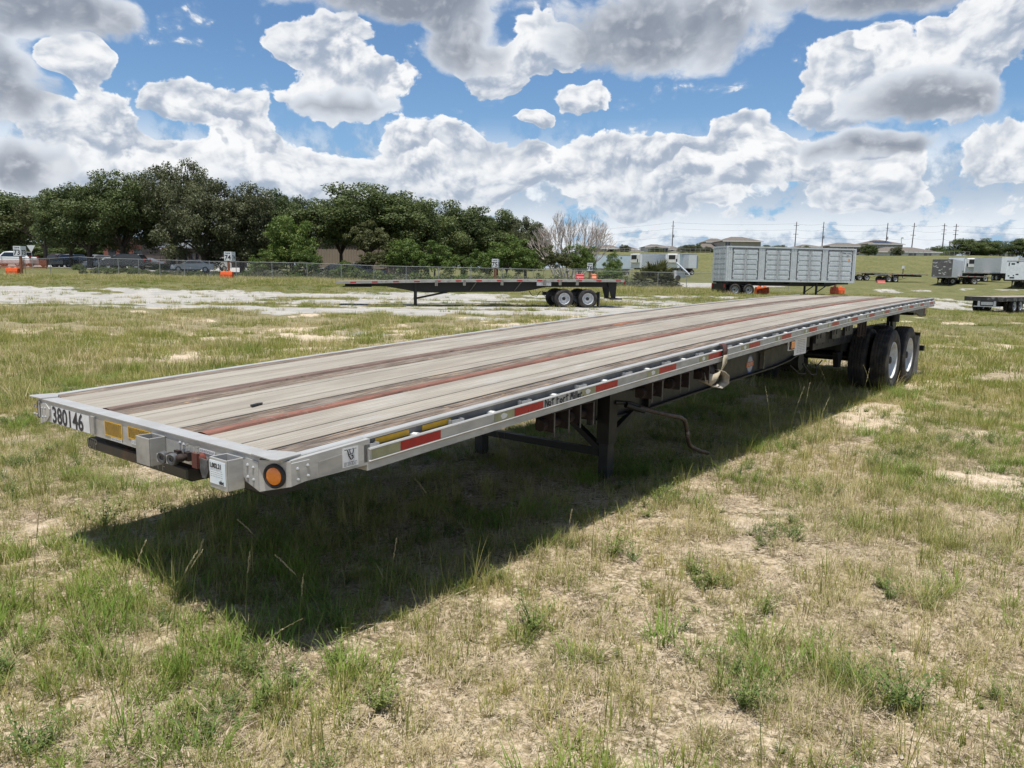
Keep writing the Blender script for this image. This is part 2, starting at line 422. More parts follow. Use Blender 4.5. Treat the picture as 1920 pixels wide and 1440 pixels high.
def alu_deck():
    m, T, b, out = newmat('alu_deck')
    co = objco(T); n = T.noise(T.v('MULTIPLY', co, (.5, 3, 3)), 2.2, 7, .6); g = T.noise(T.v('MULTIPLY', co, (.6, 60, 5)), 1.6, 4, .6)
    st = T.noise(T.v('MULTIPLY', co, (.45, 2.2, 1)), 1.5, 6, .72); sc = T.noise(co, 24, 4, .7)
    col = T.mix(T.ss(n, .34, .66), (.45,.405,.33), (.31,.272,.22))
    col = T.mix(T.ss(g, .40, .62, 0, .5), col, (.21,.195,.17))
    col = T.mix(T.ss(st, .55, .68, 0, .55), col, (.43,.34,.225))
    col = T.mix(T.ss(st, .44, .32, 0, .5), col, (.47,.46,.43))
    col = T.mix(T.ss(sc, .64, .74, 0, .6), col, (.17,.15,.13))
    T.put(b.inputs['Base Color'], col); T.put(b.inputs['Roughness'], T.lin(n, .3, .7, .5, .72)); b.inputs['Metallic'].default_value = .25
    bn = T.n.new('ShaderNodeBump'); bn.inputs['Strength'].default_value = .25; bn.inputs['Distance'].default_value = .002
    T.put(bn.inputs['Height'], T.add(g, sc)); m.node_tree.links.new(bn.outputs[0], b.inputs['Normal'])
    return m
M_DECK = alu_deck()
def tyre_mat():
    m, T, b, out = newmat('tyre_rubber')
    co = objco(T); n = T.noise(co, 5, 5, .65)
    col = T.mix(T.ss(n, .42, .66, 0, .8), (.020,.020,.021), (.085,.072,.058))
    T.put(b.inputs['Base Color'], col); b.inputs['Roughness'].default_value = .85
    return m
M_TYRE = tyre_mat()
M_RIM = surf('white_rim', (.66,.68,.70), (.50,.50,.50), 7, rough=.4, c3=(.25,.20,.16), t3=(.60,.75), s3=5)

# ------------------------------------------------------------------ numpy value noise
_rng = np.random.RandomState(7)
_TAB = _rng.rand(512, 512)
def vnoise(x, y):
    xi = np.floor(x).astype(int); yi = np.floor(y).astype(int); fx = x-xi; fy = y-yi
    fx = fx*fx*(3-2*fx); fy = fy*fy*(3-2*fy)
    a = _TAB[xi & 511, yi & 511]; b = _TAB[(xi+1) & 511, yi & 511]; c = _TAB[xi & 511, (yi+1) & 511]; d = _TAB[(xi+1) & 511, (yi+1) & 511]
    return (a*(1-fx)+b*fx)*(1-fy)+(c*(1-fx)+d*fx)*fy
def fbm(x, y, sc, oct=4, seed=0, gain=.5):
    s = 0; a = 1; t = 0
    for i in range(oct):
        s = s+a*vnoise(x/sc*2**i+seed*13.7+i*5.3, y/sc*2**i+seed*7.1-i*3.1); t += a; a *= gain
    return s/t
def sst(x, a, b):
    t = np.clip((x-a)/(b-a), 0, 1); return t*t*(3-2*t)

# ------------------------------------------------------------------ terrain
_TC = [(x, y, 0.0) for x in (-12, -4, 3, 10, 17) for y in (-12, -4, 3, 9)]
for px, D, z in [(630,38,.2),(1175,40,.2),(900,39,.2),(200,38,.25),(-300,38,.3),(900,25,.05),(300,22,.03),(1400,30,.05),(1920,30,-.2),(1900,57,-.40),(1750,45,-.15),(2300,50,-.5),
    (1360,64,.49),(1600,66,.45),(25,72,.96),(427,72,.92),(800,72,.8),(-300,75,1.2),(440,80,1.15),(900,78,.75),(1280,76,.6),(1100,78,.65),
    (50,88,2.0),(250,95,1.9),(450,95,1.7),(50,120,2.4),(400,125,2.4),(700,105,1.4),(1000,100,1.0),(1280,110,1.2),(1280,150,2.3),(1000,150,2.3),
    (1740,112,1.3),(1880,104,.95),(1650,125,1.9),(1850,130,1.9),(2300,110,.9),(1700,150,2.9),(1450,110,1.5),(1450,150,2.9),(-200,120,2.5),(300,170,3.0),(-600,100,2.2),(2400,170,3.0)]:
    x, y = PT(px, D); _TC.append((x, y, z))
_TC = np.array(_TC)
_RN = np.linalg.norm(_TC[:, :2]-CAM[:2], axis=1)
_SG = 2.2+_RN*.09
def terrain(x, y):
    x = np.asarray(x, float); y = np.asarray(y, float); sh = x.shape; x = x.ravel(); y = y.ravel(); out = np.zeros(len(x))
    for i in range(0, len(x), 20000):
        xa = x[i:i+20000, None]; ya = y[i:i+20000, None]
        d2 = (xa-_TC[None, :, 0])**2+(ya-_TC[None, :, 1])**2
        w = 1/(1+d2/_SG[None]**2)**3
        out[i:i+20000] = (w*_TC[None, :, 2]).sum(1)/w.sum(1)
    # grassed embankment across the back of the yard
    dx = x-CAM[0]; dy = y-CAM[1]
    dep = dx*math.cos(YAW)+dy*math.sin(YAW); lat = dx*math.sin(YAW)-dy*math.cos(YAW)
    q = lat/np.maximum(dep, 1)
    right = sst(q, .045, .105)
    bs = 158.0
    out = out+right*sst(dep, bs, bs+34)*5.6+sst(dep, 150, 400)*(1-right)*3.0
    r = np.hypot(dx, dy); out = out-sst(r, 600, 3000)*6
    return out.reshape(sh)
def tz(x, y): return float(terrain(np.array([x]), np.array([y]))[0])
def GP(px, D):
    x, y = PT(px, D); return Vector((x, y, tz(x, y)))

def masks(x, y):
    """fractions of bare sand and of pale gravel at ground positions"""
    dx = x-CAM[0]; dy = y-CAM[1]; dep = dx*math.cos(YAW)+dy*math.sin(YAW); lat = dx*math.sin(YAW)-dy*math.cos(YAW); q = lat/np.maximum(dep, 1)
    sand = fbm(x, y, 1.6, 5, 3, .6)
    big = fbm(x, y, 9, 3, 9)
    # drier and sandier in front of the trailer, towards the right; lusher by the left corner
    dry = sst(-y+x*.12, .2, 2.2)*.10+sst(x-2*y, 4, 14)*.02
    lush = np.exp(-(((x+.3)/1.6)**2+((y-1.6)/1.7)**2))*.12+sst(y, 3.5, 6)*.03
    sd = sst(sand+dry*.5-lush-.06*sst(x-2*y, 8, 20)+(big-.5)*.10, .565, .70)*(1-.85*sst(dep, 26, 60))
    # gravel lot: long pale band beyond the field
    w = fbm(dep*1.0, lat*.22, 5, 4, 21, .55)-.5; w2 = fbm(x, y, 2.2, 4, 31)-.5
    def band(d0, d1, soft, nz=9): return sst(dep+w*nz+w2*5, d0-soft, d0+soft)*(1-sst(dep+w*nz+w2*5, d1-soft, d1+soft))
    left = 1-sst(q, .20, .26)
    gv = band(31.5, 52, 1.2)*left
    gv = np.maximum(gv, band(23.0, 25.5, .8, 14)*sst(q, -.38, -.1)*(1-sst(q, .25, .32))*.95)
    gv = np.maximum(gv, band(54, 58.5, .8, 5)*sst(q, .12, .2)*(1-sst(q, .28, .31))*.8)
    # service road on the right
    gv = np.maximum(gv, band(58, 72, .8, 3)*sst(q, .42, .46))
    gv = np.maximum(gv, band(81, 83, .5, 5)*sst(q, .44, .48)*.7)
    gv = np.maximum(gv, band(43, 44, .4, 3)*sst(q, .54, .56)*.7)
    gv = np.maximum(gv, sst(dep, 86, 88)*(1-sst(dep, 104, 108))*sst(q, .17, .20)*(1-sst(q, .34, .36)))
    fill = sst(fbm(dep, lat*.35, 2.2, 5, 41, .62), .53, .63)
    gv = gv*(1-fill*.9)
    return np.clip(sd, 0, 1), np.clip(gv, 0, 1)

def ground_mat():
    m, T, b, out = newmat('field_ground')
    geo = T.n.new('ShaderNodeNewGeometry'); pos = geo.outputs['Position']
    at = T.n.new('ShaderNodeAttribute'); at.attribute_name = 'cover'; at.attribute_type = 'GEOMETRY'
    sx, sy, sz = T.sep(at.outputs['Vector'])
    n1 = T.noise(pos, 6, 6, .65); n2 = T.noise(pos, 30, 5, .7); n3 = T.noise(pos, .35, 5, .6); n4 = T.noise(pos, 1.6, 6, .65)
    cam_d = T.v('DISTANCE', pos, tuple(CAM), out=1)
    far = T.ss(cam_d, 12, 45)
    straw = T.mix(T.ss(n1, .35, .65), (.36,.285,.18), (.10,.08,.042))
    straw = T.mix(T.ss(n2, .46, .60, 0, .9), straw, (.54,.45,.33))
    sand = T.mix(T.ss(n2, .35, .65), (.60,.50,.375), (.40,.315,.215))
    sand = T.mix(T.ss(n1, .5, .7, 0, .5), sand, (.66,.60,.51))
    green = T.mix(T.ss(n4, .35, .65), (.078,.094,.030), (.135,.136,.052))
    green = T.mix(T.ss(n3, .42, .62, 0, .4), green, (.18,.165,.075))
    green = T.mix(T.ss(T.noise(pos, 3.5, 5, .7), .5, .68, 0, .6), green, (.075,.088,.035))
    base = T.mix(T.mul(far, .92), straw, green)
    k = T.ss(T.add(T.add(sx, T.mul(T.sub(n1, .5), 1.2)), T.mul(T.sub(n4, .5), .9)), .32, .70)
    col = T.mix(k, base, sand)
    grav = T.mix(T.ss(n2, .4, .62), (.47,.45,.41), (.29,.275,.25))
    grav = T.mix(T.ss(T.noise(T.v('MULTIPLY', pos, (1,1,1)), .8, 6, .7), .44, .60, 0, .85), grav, (.30,.29,.27))
    kg = T.ss(T.add(T.add(sy, T.mul(T.sub(n4, .5), 1.5)), T.mul(T.sub(n1, .5), .8)), .36, .62)
    col = T.mix(kg, col, grav)
    T.put(b.inputs['Base Color'], col); b.inputs['Roughness'].default_value = 1.0; b.inputs['Specular IOR Level'].default_value = .1
    bn = T.n.new('ShaderNodeBump'); bn.inputs['Strength'].default_value = .8; bn.inputs['Distance'].default_value = .03
    T.put(bn.inputs['Height'], T.add(n1, T.mul(n2, .35))); m.node_tree.links.new(bn.outputs[0], b.inputs['Normal'])
    return m
def bumps(x, y):
    r = np.hypot(x-CAM[0], y-CAM[1]); k = 1-sst(r, 25, 60)
    return ((fbm(x, y, 2.2, 3, 5)-.5)*.10+(fbm(x, y, .35, 2, 6)-.5)*.035)*k
def make_ground():
    nth = 420
    rs = [0.0]; r = .6
    while r < 3600: rs.append(r); r *= 1.028 if r < 200 else 1.09
    rs.append(3800)
    # finer spokes in the half of the field that the photograph looks over
    th = np.r_[np.linspace(-52, 52, 330), np.linspace(52, 308, 92)[1:-1]]*math.pi/180+YAW
    nth = len(th)
    rs = np.array(rs[1:])
    X = CAM[0]+rs[:, None]*np.cos(th)[None]; Y = CAM[1]+rs[:, None]*np.sin(th)[None]
    Z = terrain(X, Y)+bumps(X, Y)
    n = len(rs); vs = np.stack([X.ravel(), Y.ravel(), Z.ravel()], 1)
    vs = np.vstack([vs, [[CAM[0], CAM[1], 0]]])
    fs = []
    for i in range(n-1):
        a = i*nth
        for k in range(nth):
            k2 = (k+1) % nth; fs.append((a+k, a+nth+k, a+nth+k2, a+k2))
    c = len(vs)-1
    for k in range(nth): fs.append((c, k, (k+1) % nth))
    me = bpy.data.meshes.new('ground'); me.from_pydata(vs.tolist(), [], fs); me.update()
    sd, gv = masks(vs[:, 0], vs[:, 1])
    at = me.attributes.new('cover', 'FLOAT_VECTOR', 'POINT')
    at.data.foreach_set('vector', np.stack([sd, gv, sd*0], 1).ravel())
    me.materials.append(ground_mat()); me.polygons.foreach_set('use_smooth', [True]*len(me.polygons))
    tag(link('ground', me), kind='structure')
make_ground()

# ------------------------------------------------------------------ the flatbed in front
W_, L_ = 2.59, 14.63
def Z(x):
    t = x/L_; return .9702*(1-t)+1.4651*t+.0775*4*t*(1-t)
def XS(a, b, n=None):
    n = n or max(2, int((b-a)/.6)+1); return [a+(b-a)*i/n for i in range(n+1)]
fl = thing('flatbed_trailer', 'nearest long silver flatbed trailer with timber striped deck and number 380146', 'trailer', (0,0,0))

def stroke_font(txt, h):
    """hand-drawn capital strokes: list of polylines and total width"""
    G = {'N':[[(0,0),(0,1),(.55,0),(.6,1)]], 'o':[[(.3,0),(.05,.2),(.1,.45),(.32,.5),(.5,.3),(.38,.05),(.3,0)]], 't':[[(.2,.95),(.25,.05)],[(0,.62),(.5,.72)]],
         'F':[[(.1,0),(.05,1),(.55,1.02)],[(.07,.52),(.42,.55)]], 'r':[[(.08,0),(.1,.6)],[(.1,.4),(.25,.6),(.42,.56)]], 'M':[[(0,0),(.12,.95),(.35,.35),(.6,1),(.68,.02)]],
         'i':[[(.1,0),(.12,.5)],[(.13,.72),(.14,.78)]], 'l':[[(.1,0),(.13,.9)]], 'e':[[(.05,.28),(.42,.33),(.32,.52),(.1,.42),(.07,.12),(.25,0),(.44,.08)]], '.':[[(.05,0),(.10,.04)]],
         'T':[[(0,1),(.6,1)],[(.3,1),(.28,0)]], 'P':[[(.05,0),(.05,1),(.45,.95),(.48,.6),(.06,.5)]], 'D':[[(.05,0),(.05,1),(.4,.85),(.5,.45),(.35,.08),(.05,0)]],
         'O':[[(.3,1),(.05,.6),(.1,.15),(.35,0),(.55,.35),(.5,.85),(.3,1)]], 'U':[[(0,1),(.02,.2),(.3,0),(.5,.25),(.52,1)]], ' ':[]}
    out = []; x = 0; R = random.Random(5)
    for ch in txt:
        k = R.uniform(.9, 1.12); dy = R.uniform(-.06, .06)
        for pl in G[ch]: out.append([((x+a*k)*h, (b*k+dy)*h) for a, b in pl])
        x += {'i':.3,'l':.3,'.':.2,' ':.45,'M':.85}.get(ch, .68)*k
    return out, x*h
def scrawl(txt, h, w, place):
    mb = MB(); pls, _ = stroke_font(txt, h)
    for pl in pls:
        for a, b in zip(pl, pl[1:]):
            dx, dy = b[0]-a[0], b[1]-a[1]; l = math.hypot(dx, dy) or 1; nx, ny = -dy/l*w/2, dx/l*w/2; ex, ey = dx/l*w/2, dy/l*w/2
            q = [(a[0]-ex+nx, a[1]-ey+ny), (b[0]+ex+nx, b[1]+ey+ny), (b[0]+ex-nx, b[1]+ey-ny), (a[0]-ex-nx, a[1]-ey-ny)]
            mb.add([place(*p) for p in q], [(0,1,2,3)])
    return mb
def face_text(txt, size, mat, parent, name, org, ux, uz, sx=1.0, bold=0.0, lift=0.0012, align='LEFT'):
    """lettering laid on a face: ux runs along the text, uz up the letters"""
    me = text_mesh(name, txt, size, mat, .0004, bold, align, sx)
    ux = Vector(ux).normalized(); uz = Vector(uz).normalized(); n = ux.cross(uz)
    o = link(name, me, parent); o.matrix_local = Matrix(((ux.x,uz.x,n.x,org[0]+n.x*lift),(ux.y,uz.y,n.y,org[1]+n.y*lift),(ux.z,uz.z,n.z,org[2]+n.z*lift),(0,0,0,1)))
    return o
def lines_on(mb, org, ux, uz, w, h, rows, seed, th=.0022, lift=.0016):
    """rows of tiny print on a label"""
    R = random.Random(seed); ux = Vector(ux); uz = Vector(uz); n = ux.cross(uz).normalized(); org = Vector(org)+n*lift
    for i in range(rows):
        y = h*(1-(i+.7)/(rows+.4)); x = 0.0
        while x < w*.97:
            l = min(R.uniform(.006, .022), w-x)
            if l <= .002: break
            mb.add([org+ux*a+uz*b for a, b in ((x,y),(x+l,y),(x+l,y+th),(x,y+th))], [(0,1,2,3)]); x += l+.004
    return mb

# deck boards
def board(y0, y1, name, mat, x0=.085, x1=L_-.03, dz=0.0, ribs=0, th=.03, seed=0, wav=0.0):
    R = random.Random(seed); prof = [(y0+.001, dz-th), (y0, dz-.003), (y0+.003, dz)]
    if ribs:
        step = (y1-y0-.02)/ribs
        for k in range(ribs):
            a = y0+.01+step*k
            prof += [(a+step*.36, dz), (a+step*.42, dz-.0018), (a+step*.54, dz-.0018), (a+step*.60, dz)]
    prof += [(y1-.003, dz), (y1, dz-.003), (y1-.001, dz-th)]
    prof = [(p[0], p[1]) for p in prof]
    mb = MB(); xs = XS(x0, x1)
    mb.sweep(prof, xs, Z)
    o = mb.build(name, mat, fl)
    return o
g = .0085
for (a, b) in ((.227,.427),(.427,.706),(.977,1.117),(1.117,1.432),(1.432,1.525),(1.812,2.173),(2.173,2.388)):
    board(a+g, b-g, 'deck_plank', M_DECK, ribs=int((b-a)/.034))
for k, (a, b, cuts) in enumerate(((.082,.224,(.085,1.22,5.9,10.4,14.6)),(.800,.974,(.085,6.4,11.2,14.6)),(1.528,1.700,(.085,4.7,9.5,14.6)),(2.391,2.528,(.085,5.2,10.0,14.6)))):
    for i in range(len(cuts)-1):
        board(a+g, b-g, 'timber_board', M_WOOD, cuts[i]+.002, cuts[i+1]-.004, -.002-.002*(i % 2), ribs=3, seed=k*7+i)
# nailing strips with ragged flaking coat
def strip(y0, y1, mat, seed, name):
    R = np.random.RandomState(seed); xs = XS(.085, L_-.03, 190); V = []; F = []
    for i, x in enumerate(xs):
        e = (fbm(np.array([x*3.0]), np.array([seed*3.1]), .25, 4)[0]-.5)*.030
        e2 = (fbm(np.array([x*3.0]), np.array([seed*9.1+4]), .25, 4)[0]-.5)*.014
        z = Z(x); V += [(x, y0+e, z-.012), (x, y0+.012+e, z+.007), (x, (y0+y1)/2, z+.010), (x, y1-.012+e2, z+.006), (x, y1+e2, z-.012)]
    for i in range(len(xs)-1):
        for k in range(4): F.append((i*5+k, i*5+5+k, i*5+6+k, i*5+1+k))
    mb = MB(); mb.v = V; mb.f = F; return mb.build(name, mat, fl, True)
strip(.706, .800, M_REDSTRIP, 3, 'nailing_strip')
strip(1.700, 1.812, M_ORSTRIP, 5, 'nailing_strip')
# subfloor that closes the joints
MB().sweep([(.06,-.05),(.06,-.031),(W_-.06,-.031),(W_-.06,-.05)], XS(.05, L_-.03), Z).build('subfloor', M_BLACK, fl)

def mir(y, s): return y if s == 0 else W_-y
def side(s):
    def sw(prof, x0, x1, name, mat, n=None, parent=fl):
        return MB().sweep([(mir(y, s), z) for y, z in prof], XS(x0, x1, n), Z).build(name, mat, parent)
    rail = sw([(.081,-.002),(.081,-.0),(.034,.003),(.030,-.002),(.030,-.014),(.045,-.016),(.047,-.118),(.003,-.119),(.001,-.153),(.090,-.155),(.090,-.147),(.060,-.145),(.060,-.02),(.081,-.02)], .48, L_-.02, 'side_rail', M_ALU)
    sw([(.0425,-.0175),(.0425,-.115),(.0445,-.115),(.0445,-.0175)], .50, L_-.022, 'rail_web', surf('shaded_rail', (.17,.17,.165), (.12,.12,.118), 7, rough=.75))  # shade under the deck lip is put into the darker web colour
    sw([(.081,0),(.034,.003),(.030,-.002),(.030,-.014),(.050,-.024),(.081,-.024)], .03, .479, 'rail_lip', M_ALU)
    rub = sw([(-.008,-.046),(-.011,-.052),(-.004,-.056),(-.004,-.104),(-.011,-.108),(-.008,-.114),(.008,-.114),(.008,-.046)], .485, L_-.01, 'rub_rail', M_ALU)
    pk = MB(); w = .006
    for (a, b, c, d) in ((-.048,-.042,.006,.045),(.042,.048,.006,.045),(-.048,.048,.004,.010)):
        pk.box(a, b, min(mir(c, s), mir(d, s)), max(mir(c, s), mir(d, s)), -.084, 0)
    pkm = pk.mesh('stake_pocket', M_GALV)
    for k in range(24):
        x = .5116+.6096*k
        if x > L_-.06: break
        o = link('stake_pocket', pkm, fl, (x, 0, Z(x)-.030))
    sp = MB(); y0, y1 = mir(.045, s), mir(.002, s)
    sp.cyl((0,y0,0), (0,y1,0), .0175, 12); sp.box(-.024,.024, min(y0,mir(.012,s)), max(y0,mir(.012,s)), -.012, .012)
    spm = sp.mesh('rope_spool', M_WHITE, True)
    for k in range(23):
        x = .5116+.6096*(k+.5); link('rope_spool', spm, fl, (x, 0, Z(x)-.058))
    # reflective tape
    starts = [.69, 1.60, 2.49, 3.40, 4.30, 5.22, 6.13, 7.02, 7.91, 8.80, 9.70, 10.60, 11.50, 12.36, 13.25, 14.13]
    for i, x in enumerate(starts):
        def tp(x0, x1, mat, name):
            mb = MB()
            mb.sweep([(mir(-.0045, s), -.0575), (mir(-.0058, s), -.0575), (mir(-.0058, s), -.1025), (mir(-.0045, s), -.1025)], [x0, (x0+x1)/2, x1], Z); return mb.build(name, mat, fl)
        tp(x, x+.285, M_RED_TAPE, 'red_tape')
        if i < 15:
            tp(x-.185, x-.003, M_OLIVE_TAPE, 'silver_tape')
            if i and s == 0:      # small pale certification mark rubbed on the tape
                em = MB(); cx = x-.10; cz = Z(cx)-.080
                em.add([(cx+.030*math.cos(t)*(1+.14*math.sin(5*t)), -.0064, cz+.017*math.sin(t)*(1+.1*math.cos(3*t))) for t in [2*math.pi*q/14 for q in range(14)]], [tuple(range(14))])
                em.build('tape_mark', M_WHITE, fl)
    return rail
side(0); side(1)

# front header
hx = MB()
hx.prism([(.0,0),(.085,.002),(.085,-.012),(.012,-.012),(.012,-.112),(.05,-.118),(.05,-.126),(.0,-.126)], 'y', .145, W_-.145)
hx.v = [(x, y, z+Z(0)) for x, y, z in hx.v]; hx.build('header', M_ALU, fl)
tp = MB(); tp.box(-.006, .084, .16, W_-.16, Z(0)+.0025, Z(0)+.007); tp.build('header_cap', M_ALU, fl)
for s in (0, 1):
    c = MB(); pts = [(-.012,.19),(-.020,.035),(-.002,.008),(.13,.030),(.13,.085),(.085,.19)]
    c.prism([(x, mir(y, s)) for x, y in pts], 'z', Z(0)+.0075, Z(0)+.0125); c.build('corner_cap', M_ALU, fl)
    # corner gussets with rivets
    cm = MB(); z0 = Z(0)
    A, B = (-.004, .148), (.052, -.004)
    poly = [(A, -.012, -.150), (B, -.010, -.112)]
    def P(p, z): return (p[0], mir(p[1], s), z0+z)
    cm.add([P(A,-.010), P(A,-.152), P(B,-.114), P(B,-.006), P((.01,.155),-.010), P((.01,.155),-.152), P((.06,.01),-.114), P((.06,.01),-.006)], [(0,1,2,3),(4,7,6,5),(0,3,7,4),(1,5,6,2),(0,4,5,1),(3,2,6,7)])
    cm.build('corner_panel', M_ALU, fl)
    gm = MB(); gm.prism([(mir(.148,s),z0-.020),(mir(.235,s),z0-.014),(mir(.285,s),z0-.045),(mir(.285,s),z0-.085),(mir(.235,s),z0-.125),(mir(.148,s),z0-.150)], 'x', -.006, -.0005); gm.build('corner_gusset', M_ALU, fl)
    g2 = MB(); yy = sorted((mir(-.004,s), mir(.004,s)))
    g2.prism([(.052,z0-.014),(.150,z0-.012),(.185,z0-.045),(.185,z0-.080),(.150,z0-.100),(.052,z0-.114)], 'y', yy[0], yy[1]); g2.build('corner_gusset', M_ALU, fl)
    # short plain length of side frame between corner and rub rail
    g3 = MB(); yy = sorted((mir(.004,s), mir(.0335,s)))
    g3.prism([(.060,z0-.0035),(.50,Z(.5)-.004),(.50,Z(.5)-.126),(.060,z0-.108)], 'y', yy[0], yy[1]); g3.build('frame_panel', M_ALU, fl)
    rv = MB(); rv.ball((0,0,0), .0085, 8, 4, (1,1,1)); rvm = rv.mesh('rivet', M_GALV, True)
    for (y, z) in ((.185,-.050),(.228,-.046),(.185,-.105),(.228,-.100)): link('rivet', rvm, fl, (-.006, mir(y, s), z0+z))
    for (x, z) in ((.085,-.042),(.138,-.036),(.088,-.090),(.140,-.082)): link('rivet', rvm, fl, (x, mir(-.004, s), z0+z))
    # round amber marker
    ax = Vector((-.94, -.33 if s == 0 else .33, 0)).normalized(); cc = Vector((.022, mir(.070, s), z0-.073))
    ring = MB(); ring.lathe([(-.004,.0),(-.004,.054),(.008,.054),(.013,.049),(.010,.041),(.004,.040),(.004,0)], cc, ax, 32); rg = ring.build('marker_light', M_RUBBERBLK, fl, True)
    ln = MB(); ln.lathe([(.002,.040),(.010,.038),(.015,.028),(.017,.014),(.0172,.0)], cc, ax, 32); ln.build('lens', M_AMBER, rg, True)

# square stake pockets on the nose
z0 = Z(0)
for (a, b) in ((.937,1.068),(.262,.396)):
    pk = MB(); x0, x1, t = -.088, -.0008, .007; zt_, zb = z0-.018, z0-.158
    pk.box(x0, x0+t, a, b, zb, zt_); pk.box(x0+t, x1, a, a+t, zb, zt_); pk.box(x0+t, x1, b-t, b, zb, zt_); pk.box(x1-t, x1, a+t, b-t, zb, zt_); pk.box(x0+t, x1-t, a+t, b-t, zb, zb+.006)
    o = pk.build('nose_pocket', M_ALU_DULL if a > .9 else M_ALU, fl)
    md = o.modifiers.new('bevel', 'BEVEL'); md.width = .003; md.segments = 2; md.limit_method = 'ANGLE'
# number plate
def fpanel(y0, y1, zt, zb, name, mat, x=-.0016, parent=fl, skew=0.0):
    return MB().box(x-.0012, x, y0, y1, z0-zb, z0-zt).build(name, mat, parent)
np_ = fpanel(1.775, 2.280, .022, .122, 'number_sticker', M_STICKER)
face_text('380146', .138, M_TEXT, np_, 'numerals', (-.0030, 2.272, z0-.119), (0,-1,0), (0,0,1), 1.02, .0028)
M_CHALK = plain('chalk', (.50,.48,.42), .9)
scrawl('TP', .065, .008, lambda a, b: (-.0012, 2.415-a, z0-.100+b)).build('chalk_writing', M_CHALK, fl)
scrawl('DO NO', .038, .004, lambda a, b: (-.0012, .78-a*1.35, z0-.062+b)).build('chalk_writing', M_CHALK, fl)
bk = MB(); bk.box(-.012, -.0005, 1.70, 1.745, z0-.112, z0-.016); bk.box(-.006,-.0005, 2.43, 2.47, z0-.110, z0-.010); bk.build('header_bracket', M_ALU_DULL, fl)
for (y, z) in ((1.735,-.045),(1.735,-.095),(.80,-.030),(.765,-.034),(2.50,-.05),(2.50,-.10),(2.53,-.05),(2.53,-.10)): link('rivet', rvm, fl, (-.002, y, z0+z))
for (a, b, zt_, zb, r) in ((1.390,1.590,.022,.103,11),(1.085,1.325,.018,.083,9)):
    lb = fpanel(a, b, zt_, zb, 'warning_label', M_YELLOW)
    lines_on(MB(), (-.0030, b-.008, z0-zb+.004), (0,-1,0), (0,0,1), b-a-.016, zb-zt_-.008, r, r, .0034, .0004).build('label_print', M_TEXT, lb)
for (a, b, zt_, zb) in ((1.40,1.52,.106,.122),(1.19,1.29,.086,.108),(.495,.625,.030,.048)):
    lb = fpanel(a, b, zt_, zb, 'data_label', M_STICKER)
    lines_on(MB(), (-.0030, b-.006, z0-zb+.002), (0,-1,0), (0,0,1), b-a-.012, zb-zt_-.004, 3, 3, .0016, .0004).build('label_print', M_TEXT, lb)
# paper tag on the near pocket
tg = MB().box(-.0905, -.0888, .268, .392, z0-.135, z0-.030).build('lot_tag', surf('tag_paper', (.62,.72,.78), (.74,.77,.78), 9, rough=.6), fl)
face_text('L002.21', .030, M_TEXT, tg, 'handwriting', (-.0915, .386, z0-.062), (0,-1,0), (0,0,1), .95, .0008, .0004)
lines_on(MB(), (-.0912, .386, z0-.108), (0,-1,0), (0,0,1), .10, .040, 4, 9, .0012, .0004).build('label_print', M_TEXT, tg)
face_text('ubc', .026, M_TEXT, tg, 'handwriting', (-.0915, .318, z0-.130), (0,-1,0), (0,0,1), 1.0, .0008, .0004)
# air couplings
M_RUBCAP = surf('rubber_cap', (.10,.105,.11), (.045,.045,.045), 20, rough=.6)
for (y, dz, red) in ((.79,-.085,0),(.70,-.080,1)):
    gh = MB(); gh.cyl((-.0008,y,z0+dz), (-.05,y,z0+dz), .014, 12); gh.ball((-.055,y,z0+dz), .024, 10, 6, (1,1.2,.8))
    gh.tube([(-.055,y,z0+dz),(-.062,y+.02,z0+dz-.006),(-.070,y+.035,z0+dz-.008)], .016, 10); gh.box(-.03,-.012,y-.02,y+.02,z0+dz-.02,z0+dz+.022)
    o = gh.build('air_coupling', M_RUST, fl, True)
    cp = MB(); c0 = Vector((-.075, y+.040, z0+dz-.010)); cp.lathe([(-.012,0),(-.012,.030),(.006,.031),(.012,.026),(.010,.012),(.004,.011),(.004,0)], c0, (-.9,-.25,-.1), 20); cp.build('coupling_seal', M_RUBCAP, o, True)
    ear = MB(); ear.box(-.085,-.070, y+.055, y+.080, z0+dz-.035, z0+dz+.006); ear.build('coupling_ear', M_GALV, o)
rc = MB(); rc.cyl((-.0008,.600,z0-.078), (-.035,.600,z0-.078), .030, 14); rc.box(-.045,-.03,.578,.622,z0-.115,z0-.045); rc.build('coupling_bracket', surf('red_rust', (.16,.035,.022), (.09,.03,.02), 14, rough=.8, bump=.3), fl, True)
pl = MB(); pl.cyl((-.0008,.470,z0-.075), (-.030,.470,z0-.075), .028, 16); pl.box(-.036,-.028,.44,.49,z0-.062,z0-.050)
o = pl.build('electric_socket', M_BLACK, fl, True)
fp = MB(); fp.prism([(.487,z0-.060),(.545,z0-.058),(.552,z0-.11),(.535,z0-.148),(.505,z0-.150),(.484,z0-.115)], 'x', -.046, -.040); fp.build('socket_flap', M_RUBCAP, o)
